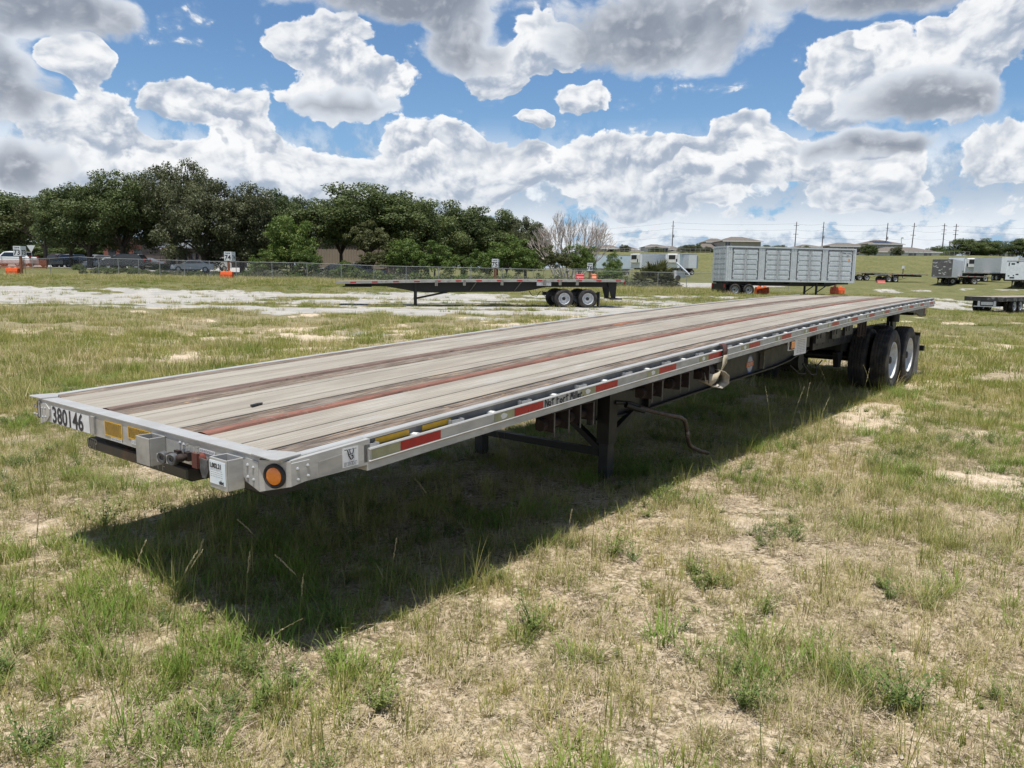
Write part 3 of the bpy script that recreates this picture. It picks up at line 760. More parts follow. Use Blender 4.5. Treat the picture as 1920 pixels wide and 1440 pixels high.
# bolster and coupler plate under the nose
M_BOLST = surf('bolster_black', (.030,.029,.030), (.055,.050,.047), 8, rough=.5, c3=(.15,.065,.030), t3=(.53,.68), s3=3.5, bump=.2)
b1 = MB(); b1.prism([(.15,z0-.228),(.42,z0-.222),(.42,z0-.305),(.18,z0-.305),(.15,z0-.288)], 'y', 1.03, 2.19); ob = b1.build('bolster', M_BOLST, fl)
ob.modifiers.new('bevel', 'BEVEL').width = .008
b2 = MB(); b2.prism([(.22,z0-.190),(.46,z0-.190),(.46,z0-.290),(.25,z0-.290),(.22,z0-.268)], 'y', .45, 1.029); b2.build('bolster', M_BLACK, fl)
scrawl('UTP', .055, .005, lambda a, b: (.1485, 2.16-a, z0-.285+b)).build('chalk_writing', M_CHALK, fl)
scrawl('o t r', .040, .004, lambda a, b: (.1485, 1.40-a*1.3, z0-.280+b)).build('chalk_writing', M_CHALK, fl)
cpz = MB(); cpz.sweep([(.55,-.300),(.55,-.292),(2.04,-.292),(2.04,-.300)], XS(.25, 1.9, 4), Z); cpz.build('coupler_plate', M_BLACK, fl)
MB().cyl((.95,1.295,Z(.95)-.27), (.95,1.295,Z(.95)-.36), .035, 16).build('kingpin', M_RUST, fl)

# main beams with the gooseneck taper
BX = [(.46,.262),(1.9,.262),(2.6,.33),(3.3,.50),(3.8,.63),(4.6,.675),(8.0,.685),(8.5,.67),(8.9,.63),(9.3,.60),(14.3,.60)]
def depth(x):
    for (a, da), (b, db) in zip(BX, BX[1:]):
        if x <= b: t = max(0, (x-a)/(b-a)); t = t*t*(3-2*t); return da+(db-da)*t
    return BX[-1][1]
for y in (.76, 1.83):
    xs = XS(.46, 14.3, 56); V = []; F = []; n = 12
    for x in xs:
        d = depth(x); zt_ = Z(x)-.157
        if x > 9.4: d = .36
        zb = Z(x)-d
        V += [(x,y-.06,zt_),(x,y+.06,zt_),(x,y+.06,zt_-.014),(x,y+.005,zt_-.014),(x,y+.005,zb+.016),(x,y+.06,zb+.016),(x,y+.06,zb),(x,y-.06,zb),(x,y-.06,zb+.016),(x,y-.005,zb+.016),(x,y-.005,zt_-.014),(x,y-.06,zt_-.014)]
    for i in range(len(xs)-1):
        for k in range(n): F.append((i*n+k, (i+1)*n+k, (i+1)*n+(k+1)%n, i*n+(k+1)%n))
    F += [tuple(range(n)), tuple((len(xs)-1)*n+k for k in range(n))[::-1]]
    mb = MB(); mb.v = V; mb.f = F; mb.build('main_beam', M_BLACK, fl)
# floor joists
jm = MB(); jm.box(-.045,.045,.10,W_-.10,-.006,0); jm.box(-.004,.004,.10,W_-.10,-.095,-.006); jm.box(-.04,.04,.10,W_-.10,-.101,-.095); jmesh = jm.mesh('floor_joist', M_ALU_DULL)
for k in range(46):
    x = .40+.305*k
    link('floor_joist', jmesh, fl, (x, 0, Z(x)-.0515))
# stiffeners and diagonal braces from the rail to the beam web
M_BRACE = surf('brace_grey', (.22,.21,.185), (.14,.13,.11), 12, rough=.6)
for (x0, x1) in ((4.15,3.75),(5.9,5.2),(7.55,6.95),(8.75,8.0)):
    for s in (0, 1):
        b_ = MB(); b_.bar((x0, mir(.14,s), Z(x0)-.165), (x1+.6, mir(.745,s), Z(x1)-.42), .022, .022); b_.build('diagonal_brace', M_BRACE, fl)
for x in (3.1, 4.6, 6.1, 7.62, 9.2):
    for y in (.70, 1.835):
        st = MB(); st.box(x-.008, x+.008, y, y+.055, Z(x)-depth(x)+.03 if x < 9.3 else Z(x)-.34, Z(x)-.175); st.build('web_stiffener', M_BLACK if x != 7.62 else M_BRACE, fl)
# landing gear
LX = 3.70; GZ = tz(LX, 1.3)
for s, y in ((0, .62), (1, 2.02)):
    lg = MB(); lg.box(LX-.065, LX+.065, y-.06, y+.06, .36, Z(LX)-.157); lgo = lg.build('landing_leg', M_BLACK, fl)
    i_ = MB(); i_.box(LX-.050, LX+.050, y-.045, y+.045, .05, .36); i_.build('inner_leg', surf('leg_steel', (.030,.031,.034), (.018,.018,.019), 9, rough=.45), lgo)
    ft = MB(); ft.prism([(LX-.13,-.01),(LX+.13,-.01),(LX+.11,.035),(LX+.05,.055),(LX-.05,.055),(LX-.11,.035)], 'y', y-.12, y+.12); ft.build('foot', surf('foot_rust', (.20,.14,.11), (.11,.07,.05), 12, rough=.8), lgo)
    b_ = MB(); b_.bar((LX+.06, y, .42), (LX+.62, y+(.1 if s == 0 else -.1), Z(LX+.6)-depth(LX+.6)+.02), .05, .05); b_.build('leg_brace', M_BLACK, fl)
    b_ = MB(); b_.bar((LX, y+(.06 if s == 0 else -.06), .30), (LX, 1.32, Z(LX)-.40), .065, .05); b_.build('leg_brace', M_BLACK, fl)
b_ = MB(); b_.bar((LX, .68, .27), (LX, 1.96, .27), .06, .06); b_.build('leg_crossbar', M_BLACK, fl)
b_ = MB(); b_.box(LX-.2, LX-.12, .66, .70, Z(LX)-.62, Z(LX)-.16)
for k in range(5): b_.cyl((LX-.16,.659,Z(LX)-.24-.07*k), (LX-.16,.650,Z(LX)-.24-.07*k), .012, 8)
b_.build('leg_bracket', M_BLACK, fl)
lbm = MB().box(LX+.066, LX+.068, .585, .655, .52, .66).build('leg_label', M_STICKER, fl)
lines_on(MB(), (LX+.0685,.59,.525), (0,1,0), (0,0,1), .06, .13, 9, 4, .003, .0006).build('label_print', M_TEXT, lbm)
cr = MB(); cr.tube([(3.72,.56,.715),(3.86,.50,.70),(4.02,.44,.64)], .018, 10); cr.tube([(3.80,.50,.69),(3.98,.42,.625)], .026, 10); crk = cr.build('crank_shaft', M_BLACK, fl, True)
pts = [(3.93,.44,.655),(4.20,.32,.575),(4.40,.285,.53),(4.49,.28,.49),(4.54,.28,.42),(4.58,.28,.30),(4.63,.28,.23),(4.72,.28,.19),(4.86,.28,.14),(5.05,.28,.085)]
cr = MB(); cr.tube(pts, .0205, 12); cr.build('crank_handle', surf('crank_brown', (.075,.050,.040), (.035,.026,.022), 20, rough=.5, c3=(.24,.20,.18), t3=(.6,.7), s3=8), fl, True)
# strap winches under the rail
def winch(x):
    w_ = MB(); zz = Z(x)-.158
    w_.box(x-.115, x+.115, .012, .10, zz-.010, zz-.002)
    o = w_.build('strap_winch', M_RUST, fl)
    f = MB(); f.box(x-.085, x-.079, .02, .16, zz-.138, zz-.010); f.box(x+.079, x+.085, .02, .16, zz-.138, zz-.010); f.build('winch_cheek', M_RUST, o)
    e = MB(); e.box(x-.087, x-.077, .013, .018, zz-.165, zz-.010); e.box(x+.077, x+.087, .013, .018, zz-.165, zz-.010); e.build('cheek_edge', surf('edge_worn', (.11,.10,.085), (.06,.05,.045), 20), o)
    d = MB(); d.cyl((x-.078,.095,zz-.095), (x+.078,.095,zz-.095), .028, 12); d.build('winch_drum', M_RUST, o, True)
    h = MB(); h.lathe([(-.13,.0),(-.13,.038),(-.088,.042),(-.088,0)], (x,.095,zz-.095), (1,0,0), 12); h.build('winch_head', M_RUST, o)
    return o
for x in (2.12, 2.42, 3.42, 3.90): winch(x)
# loaded winch with rolled strap near the middle
M_STRAP = surf('webbing', (.42,.37,.27), (.34,.29,.21), 30, (1,1,6), .9, bump=.3, c3=(.16,.12,.09), t3=(.62,.75), s3=9)
wx = 4.50; wz = Z(wx)-.24
wn = winch(4.46)
sr = MB(); sr.cyl((wx-.06,.10,wz), (wx+.06,.10,wz), .070, 20); ro = sr.build('strap_roll', surf('strap_dark', (.05,.045,.045), (.09,.08,.07), 40, (8,1,1), .9), fl, True)
def ribbon(pts, hw, dirs, th=.004):
    mb = MB(); n = len(pts); vs = []
    for p, d in zip(pts, dirs):
        p = Vector(p); d = Vector(d).normalized()*hw; vs += [p-d, p+d]
    fs = [(2*i, 2*i+1, 2*i+3, 2*i+2) for i in range(n-1)]; mb.add(vs, fs); return mb
def strap(pts, hw, dirs, name, mat, parent):
    o = ribbon(pts, hw, dirs).build(name, mat, parent, True)
    md = o.modifiers.new('solid', 'SOLIDIFY'); md.thickness = .004; md.offset = 0
    return o
# webbing over the rub rail, round the roll and hanging in a loop
X_ = (1,0,0)
strap([(wx+.13,.028,Z(wx)+.006),(wx+.13,-.004,Z(wx)-.002),(wx+.12,-.022,Z(wx)-.05),(wx+.10,-.024,Z(wx)-.11)], .045, [X_]*4, 'strap_end', surf('maroon_webbing', (.10,.035,.03), (.06,.025,.02), 40, rough=.9), ro)
strap([(wx+.12,-.026,Z(wx)-.09),(wx+.09,-.032,Z(wx)-.17),(wx+.03,-.030,Z(wx)-.23),(wx-.03,-.018,Z(wx)-.275),(wx-.08,.0,Z(wx)-.295),(wx-.13,.05,Z(wx)-.28)], .048, [(1,0,.0),(1,0,.2),(1,0,.7),(.6,0,1),(.3,0,1),(.1,.2,1)], 'strap_loop', M_STRAP, ro)
strap([(wx+.02,-.02,Z(wx)-.22),(wx+.09,-.035,Z(wx)-.27),(wx+.10,-.03,Z(wx)-.33),(wx+.03,.0,Z(wx)-.365),(wx-.05,.05,Z(wx)-.35),(wx-.10,.10,Z(wx)-.31)], .05, [(.2,.9,.1),(.1,1,0),(.1,1,.2),(.0,1,.3),(-.1,1,.3),(-.2,1,.2)], 'strap_loop', surf('webbing_pale', (.42,.38,.30), (.34,.30,.235), 30, rough=.9), ro)
# writing on the rub rail
scrawl('Not Fort Miller.', .047, .0075, lambda a, b: (1.905+a*1.01, -.0068, Z(1.905+a)-.102+b)).build('marker_writing', M_TEXT, fl)
# labels along the side
hk = MB().box(.335, .428, -.0016+.0045, .0038, Z(.38)-.108, Z(.38)-.018).build('hook_label', M_STICKER, fl)
hm = MB(); cx, cz = .382, Z(.38)-.060
hm.tube([(cx-.018,.0010,cz+.030),(cx-.012,.0010,cz+.005),(cx+.002,.0010,cz-.016),(cx+.014,.0010,cz-.010),(cx+.012,.0010,cz+.004),(cx+.004,.0010,cz+.002)], .0028, 5)
hm.tube([(cx+.018,.0010,cz+.030),(cx+.012,.0010,cz+.012),(cx-.012,.0010,cz+.008)], .0022, 5); hm.tube([(cx-.006,.0010,cz+.030),(cx-.002,.0010,cz+.012)], .002, 5)
lines_on(hm, (.342, .0008+.0016, Z(.38)-.106), (1,0,0), (0,0,1), .078, .022, 4, 5, .0018, .0010); lines_on(hm, (.345, .0008+.0016, Z(.38)-.034), (1,0,0), (0,0,1), .07, .010, 1, 6, .003, .0010)
hm.build('label_print', M_TEXT, hk)
for (a, b) in ((.565,.79),(.885,1.10)):
    lb = MB().sweep([(.0395,-.022),(.0415,-.022),(.0415,-.050),(.0395,-.050)], [a, b], Z).build('yellow_strip_label', M_YELLOW, fl)
MB().prism([(.20,Z(.2)-.045),(.33,Z(.33)-.040),(.33,Z(.33)-.095),(.20,Z(.2)-.100)], 'y', .0022, .0038).build('riveted_plate', M_ALU_DULL, fl)
# placard and marker light on the beam side
zc = Z(6.95)-.157
pcd = MB().box(6.86, 7.28, .095, .098, zc-.205, zc-.005).build('data_placard', M_STICKER, fl)
lines_on(MB(), (6.95,.095,zc-.19), (1,0,0), (0,0,1), .28, .16, 8, 8, .006, .0015).build('label_print', plain('print_grey', (.30,.30,.30), .7), pcd)
ml = MB().box(6.62, 6.83, .084, .094, zc-.135, zc-.004).build('side_marker_light', M_WHITE, fl)
MB().box(6.645, 6.805, .074, .0838, zc-.125, zc-.020).build('marker_bezel', M_RUBBERBLK, ml)
MB().box(6.67, 6.78, .066, .0738, zc-.112, zc-.034).build('lens', M_AMBER, ml)
# maker's badge on the web: blue oval, orange band
bx, bz, by = 7.28, Z(7.3)-.56, .7535-.0
bd = MB(); bd.add([(bx+.10*math.cos(t), by, bz+.115*math.sin(t)) for t in [2*math.pi*q/28 for q in range(28)]], [tuple(range(28))]); bdo = bd.build('maker_badge', plain('badge_blue', (.05,.09,.30), .4), fl)
bw = MB(); bw.add([(bx+.085*math.cos(t), by-.001, bz+.095*math.sin(t)) for t in [2*math.pi*q/28 for q in range(28)]], [tuple(range(28))]); bw.build('badge_field', plain('badge_grey', (.42,.45,.55), .4), bdo)
br = MB(); br.add([(bx-.115,by-.002,bz-.035),(bx+.115,by-.002,bz-.022),(bx+.115,by-.002,bz+.038),(bx-.115,by-.002,bz+.025)], [(0,1,2,3)]); br.build('badge_band', plain('badge_orange', (.60,.13,.03), .4), bdo)
face_text('UTILITY', .048, M_STICKER, bdo, 'badge_lettering', (bx-.10, by-.003, bz-.016), (1,0,.06), (0,0,1), .95, .001, .0006)
# slider rails, boxes and hangers in front of the wheels
for s in (0, 1):
    sl = MB(); y = .62 if s == 0 else 1.93
    sl.box(9.3, 13.9, y, y+.04, Z(11)-.62, Z(11)-.40); slo = sl.build('slider_rail', M_BLACK, fl)
    for k in range(16):
        x = 9.5+.27*k; MB().box(x-.02, x+.02, y-.003, y-.001, Z(11)-.56, Z(11)-.46).build('slider_hole', M_RUBBERBLK, slo)
for x in (8.05, 8.75, 9.5, 10.15):
    h_ = MB(); h_.box(x, x+.42, .42, .46, Z(x)-.42, Z(x)-.16); h_.box(x+.06, x+.12, .412, .4195, Z(x)-.36, Z(x)-.25); h_.box(x+.2, x+.26, .412, .4195, Z(x)-.36, Z(x)-.25); h_.build('gusset_plate', surf('gusset', (.035,.037,.042), (.02,.02,.022), 8, rough=.5), fl)
for k in range(3):
    x = 9.35+.16*k; f = MB(); f.tube([(x,.05,Z(x)-.16),(x,.05,Z(x)-.34),(x+.10,.05,Z(x)-.36),(x+.10,.05,Z(x)-.16)], .012, 6); f.build('chain_hanger', M_RUST, fl)
at_ = MB(); at_.cyl((9.4,.80,.60), (9.4,1.75,.60), .13, 20); at_.build('air_tank', M_BLACK, fl, True)
hs = MB(); hs.tube([(8.6,.7,.62),(8.75,.62,.50),(8.95,.6,.48),(9.15,.65,.58)], .012, 6); hs.tube([(8.9,.62,.62),(9.1,.56,.46),(9.35,.56,.44),(9.5,.62,.56)], .012, 6); hs.tube([(9.1,.62,.60),(9.4,.6,.52),(9.8,.62,.60)], .010, 6); hs.build('air_hose', M_RUBBERBLK, fl, True)
fr = MB(); fr.box(10.9,14.0,.66,.74,Z(12)-.78,Z(12)-.62); fr.box(10.9,14.0,1.85,1.93,Z(12)-.78,Z(12)-.62)
for x in (11.0, 12.3, 13.5): fr.box(x,x+.08,.742,1.848,Z(12)-.76,Z(12)-.64)
fr.build('bogie_frame', M_BLACK, fl)
for x in (10.85, 12.33, 13.55):
    for y in (.66, 1.85): MB().prism([(x-.10,Z(12)-.78),(x+.18,Z(12)-.78),(x+.10,Z(12)-1.02),(x-.02,Z(12)-1.02)], 'y', y, y+.08).build('spring_hanger', M_BLACK, fl)

# wheels
def tyre_mesh(r=.5, w=.275):
    hw = w/2; pr = [(-hw*.72,.30),(-hw*.95,.34),(-hw*1.03,.40),(-hw*.96,.455),(-hw*.86,.482)]
    tr = [(-hw*.80,.495)]; n = 5
    for i in range(n):
        a = -hw*.80+hw*1.6*i/n; b = -hw*.80+hw*1.6*(i+1)/n
        if i: tr += [(a+.006,.502-.002*abs(i-2.5))]
        if i < n-1: tr += [(b-.006,.502-.002*abs(i-1.5)),(b-.005,.486),(b+.005,.486)]
    tr += [(hw*.80,.495)]
    prof = pr+tr+[(-o, rr) for o, rr in pr[::-1]]
    prof = [(o, rr*r/.502) for o, rr in prof]
    return prof
def wheel_set(name, parent, x, y, z, s, r=.5, dual=True, rim=M_RIM, detail=True):
    """one end of an axle: outer and inner tyre; s=-1 faces -y"""
    out = []
    for k in range(2 if dual else 1):
        yc = y-s*(.14+.33*k)
        nseg = 48 if detail else 20
        mb = MB(); mb.lathe(tyre_mesh(r), (x,yc,z), (0,1,0), nseg); t = mb.build(name, M_TYRE, parent, True)
        d = s if k == 0 else -s
        rm = MB(); f = .10; pr = [(.118,.298),(.125,.290),(.118,.282),(.06,.272),(.035,.262),(.030,.24),(.045,.19),(.060,.165),(.062,.12),(.058,.085),(.058,.0)] if False else [(.112,.300),(.122,.292),(.116,.283),(.03,.272),(-.035,.262),(-.045,.24),(-.040,.20),(-.005,.170),(.0,.140),(-.012,.10),(-.012,.0)]
        pr = [(o*d, rr*r/.5) for o, rr in pr]
        rm.lathe(pr, (x,yc,z), (0,1,0), nseg); rm.build('rim', rim, t, True)
        if k == 0:
            hb = MB(); hb.lathe([(-.01*d,.085*r*2),(.03*d,.082*r*2),(.06*d,.062*r*2),(.085*d,.060*r*2),(.095*d,.045*r*2),(.096*d,0)], (x,yc,z), (0,1,0), 16); hb.build('hub', M_BLACK, t, True)
            if detail:
                for q in range(10):
                    a = 2*math.pi*q/10; lx, lz = x+.143*math.cos(a), z+.143*math.sin(a)
                    MB().cyl((lx,yc+.0*d,lz), (lx,yc+.028*d,lz), .016, 6).build('lug_nut', M_RUST, t)
        else:
            pass
    return out
for i, x in enumerate((11.70, 12.945)):
    wheel_set('tyre', fl, x, .03, .497, -1); wheel_set('tyre', fl, x, W_-.03, .497, 1)
    MB().cyl((x,.45,.50), (x,2.14,.50), .065, 14).build('axle', M_BLACK, fl, True)
    for y in (.52, 2.07): MB().cyl((x,y-.08,.50), (x,y+.08,.50), .20, 20).build('brake_drum', M_RUST, fl, True)
for s in (0, 1):
    y0, y1 = sorted((mir(.02,s), mir(.62,s)))
    mf = MB(); mf.box(13.60, 13.612, y0, y1, .13, .80); mfo = mf.build('mud_flap', surf('mudflap_grey', (.22,.22,.215), (.16,.155,.15), 9, rough=.7), fl)
    MB().box(13.595, 13.62, y0+.0, y1, .802, .86).build('flap_bracket', M_BLACK, mfo)
    MB().box(13.60, 13.66, *sorted((mir(.55,s), mir(.60,s))), .862, Z(13.6)-.16).build('flap_hanger', M_BLACK, fl)
# tail: cross channel, lamps, bumper
zr = Z(L_)
MB().box(L_-.028, L_+.004, .02, W_-.02, zr-.155, zr-.001).build('tail_channel', M_ALU_DULL, fl)
MB().box(L_-.26, L_-.03, .30, W_-.30, zr-.33, zr-.158).build('tail_frame', M_BLACK, fl)
for s in (0, 1):
    y0, y1 = sorted((mir(.12,s), mir(.16,s)))
    MB().prism([(12.9,zr-.158),(14.55,zr-.158),(14.55,zr-.34),(14.1,zr-.34),(13.6,zr-.25),(12.9,zr-.22)], 'y', y0, y1).build('tail_bracket', M_BLACK, fl)
    y0, y1 = sorted((mir(.113,s), mir(.118,s)))
    MB().box(14.36, 14.50, y0, y1, zr-.30, zr-.175).build('rusty_reflector', surf('faded_tape', (.42,.30,.24), (.30,.12,.08), 25, rough=.6), fl)
    MB().cyl((12.75,mir(.30,s),Z(12.7)-.16), (12.75,mir(.30,s),Z(12.7)-.36), .085, 16).build('winch_bar_holder', M_BLACK, fl, True)
    y0, y1 = sorted((mir(.62,s), mir(.68,s)))
    MB().prism([(14.1,zr-.33),(14.5,zr-.33),(14.6,.56),(14.5,.56)], 'y', y0, y1).build('bumper_upright', M_BLACK, fl)
    y0, y1 = sorted((mir(.25,s), mir(.42,s)))
    tl = MB().box(L_+.004, L_+.03, y0, y1, zr-.13, zr-.03).build('tail_lamp', plain('lamp_red', (.30,.01,.01), .3), fl)
MB().box(14.50, 14.60, .10, W_-.10, .46, .56).build('rear_bumper', M_BLACK, fl)

sc_ = MB(); xx, yy = .62, 1.40
sc_.prism([(-.05,-.012),(.02,-.016),(.055,0),(.03,.014),(-.04,.010)], 'z', 0, .012)
o = sc_.build('metal_scrap', M_BLACK); o.location = (0.632, 1.116, Z(0.632)+.001); o.rotation_euler = (0,0,.3)
tag(o, 'small dark scrap lying on the pale deck planks of the nearest flatbed', 'scrap')

# ------------------------------------------------------------------ other trailers
def place(root, A, B, z=None):
    """stand a thing built along +x so that its x axis runs from ground spot A to B; tilt to the ground"""
    ax, ay = A[0], A[1]; dx, dy = B[0]-ax, B[1]-ay
    root.location = (ax, ay, A[2] if z is None else z); root.rotation_euler = (0, 0, math.atan2(dy, dx))
M_DARKDECK = surf('old_deck', (.36,.32,.27), (.22,.19,.16), 3, (.3,4,1), .85)
M_REDPAINT = M_RED_TAPE
def wheelz(root, x, y, s, r=.5, rim=M_RIM, dual=True):
    wheel_set('tyre', root, x, y, r-.01, s, r, dual, rim, False)
def simple_flatbed(root, L, W, h, axles, leg_x, deckmat=M_DARKDECK, railmat=M_ALU, tapes=12, beam=(.62,), rim=M_RIM, nose=True, hf=None, planks=9, extras=True):
    """flatbed built along +x (nose at 0); h deck height, hf height at the nose"""
    hf = hf or h
    def z(x): return hf+(h-hf)*x/L+.05*math.sin(math.pi*x/L)
    xs = XS(0, L, 10)
    wv = (W-.16)/planks
    for k in range(planks):
        y = .08+wv*k
        MB().sweep([(y+.006,-.03),(y+.006,0),(y+wv-.006,0),(y+wv-.006,-.03)], xs, z).build('deck_plank', deckmat, root)
    MB().sweep([(.06,-.045),(.06,-.032),(W-.06,-.032),(W-.06,-.045)], xs, z).build('subfloor', M_BLACK, root)
    for s in (0, 1):
        f = lambda y: y if s == 0 else W-y
        MB().sweep([(f(0),.004),(f(0),-.13),(f(.03),-.13),(f(.075),-.02),(f(.075),.004)], xs, z).build('side_rail', railmat, root)
        if tapes:
            for k in range(tapes):
                x = .7+(L-1.2)*k/(tapes-1)
                MB().sweep([(f(-.002),-.035),(f(-.004),-.035),(f(-.004),-.095),(f(-.002),-.095)], [x, x+.28], z).build('red_tape', M_RED_TAPE, root)
    MB().box(-.01, .0-.001, 0, W, z(0)-.15, z(0)+.004).build('header', railmat, root)
    for y in (.75, W-.81):
        n = 20; V = []; F = []
        for i in range(n+1):
            x = .4+(L-1.0)*i/n; t = sst(np.array([x]), 2.0, leg_x+.6)[0]; d = .28+.36*t
            d = d-.24*sst(np.array([x]), axles[0]-1.9, axles[0]-1.0)[0]
            V += [(x,y,z(x)-.13),(x,y+.06,z(x)-.13),(x,y+.06,z(x)-d),(x,y,z(x)-d)]
        for i in range(n):
            for k in range(4): F.append((i*4+k, i*4+4+k, i*4+4+(k+1)%4, i*4+(k+1)%4))
        F += [(0,1,2,3), (n*4+3,n*4+2,n*4+1,n*4)]
        mb = MB(); mb.v = V; mb.f = F; mb.build('main_beam', M_BLACK, root)
    MB().box(.3, 1.7, .5, W-.5, z(1)-.30, z(1)-.26).build('coupler_plate', M_BLACK, root)
    if leg_x:
        for y in (.62, W-.62):
            b = MB(); b.box(leg_x-.06, leg_x+.06, y-.06, y+.06, .03, z(leg_x)-.14); b.box(leg_x-.13,leg_x+.13,y-.12,y+.12,-.01,.03); b.build('landing_leg', M_BLACK, root)
            MB().bar((leg_x+.06, y, .40), (leg_x+1.6, y, z(leg_x)-.60), .05, .05).build('leg_brace', M_BLACK, root)
        MB().bar((leg_x, .62, .45), (leg_x, W-.62, .45), .05, .05).build('leg_crossbar', M_BLACK, root)
    for x in axles:
        wheelz(root, x, .02, -1, rim=rim); wheelz(root, x, W-.02, 1, rim=rim)
        MB().cyl((x,.5,.49), (x,W-.5,.49), .07, 8).build('axle', M_BLACK, root)
    MB().box(axles[0]-.8, axles[-1]+.8, .70, .80, .62, .80).build('bogie_frame', M_BLACK, root)
    MB().box(axles[0]-.8, axles[-1]+.8, W-.80, W-.70, .62, .80).build('bogie_frame', M_BLACK, root)
    if extras:
        for s in (0, 1):
            f = lambda y: y if s == 0 else W-y
            y0, y1 = sorted((f(.03), f(.6)))
            MB().box(axles[-1]+.62, axles[-1]+.635, y0, y1, .10, .85).build('mud_flap', surf('mudflap_grey', (.22,.22,.215)), root)
            y0, y1 = sorted((f(.62), f(.70)))
            MB().prism([(L-.75,z(L)-.13),(L-.25,z(L)-.13),(L-.30,.52),(L-.52,.52)], 'y', y0, y1).build('bumper_upright', M_BLACK, root)
            y0, y1 = sorted((f(-.01), f(.10)))
            MB().box(L-.03, L+.02, y0, y1, z(L)-.24, z(L)-.05).build('tail_lamp', plain('lamp_red', (.30,.01,.01), .3), root)
        MB().box(L-.75, L-.10, .1, .18, .46, .54).build('bumper_end', M_BLACK, root)
        MB().box(L-.40, L-.28, .1, W-.1, .46, .54).build('rear_bumper', M_BLACK, root)
    return z

# black flatbed across the gravel
A = P3(630, 566, 37.5); B = P3(1176, 566, 39.8); A.z = tz(A.x, A.y); B.z = tz(B.x, B.y)
f2 = thing('flatbed_trailer', 'black flatbed trailer with pale deck and red tape parked across the gravel', 'trailer')
zf2 = simple_flatbed(f2, 14.63, 2.59, 1.50, (11.45, 12.70), 3.9, M_DARKDECK, M_ALU_DULL, 14, hf=1.22)
place(f2, A, B, .17)
for i, x in enumerate((4.9, 6.3, 8.2, 10.4, 11.2, 12.1)):
    w_ = MB(); w_.box(x-.07, x+.07, -.015, .09, zf2(x)-.30, zf2(x)-.02); w_.build('strap_winch', M_BRACE, f2)
for x in (6.9, 9.2):
    MB().bar((x, .05, zf2(x)-.14), (x-.25, .72, zf2(x)-.6), .03, .03).build('diagonal_brace', M_BRACE, f2)
MB().box(10.0, 10.75, .085, .10, zf2(10)-.32, zf2(10)-.14).build('data_placard', M_STICKER, f2)
h2 = MB(); h2.tube([(9.7,.6,.85),(9.85,.55,.62),(10.1,.55,.58),(10.3,.6,.85)], .018, 6); h2.tube([(10.4,.6,.85),(10.5,.55,.60),(10.75,.55,.55),(10.9,.6,.85)], .018, 6); h2.build('air_hose', M_RUBBERBLK, f2)

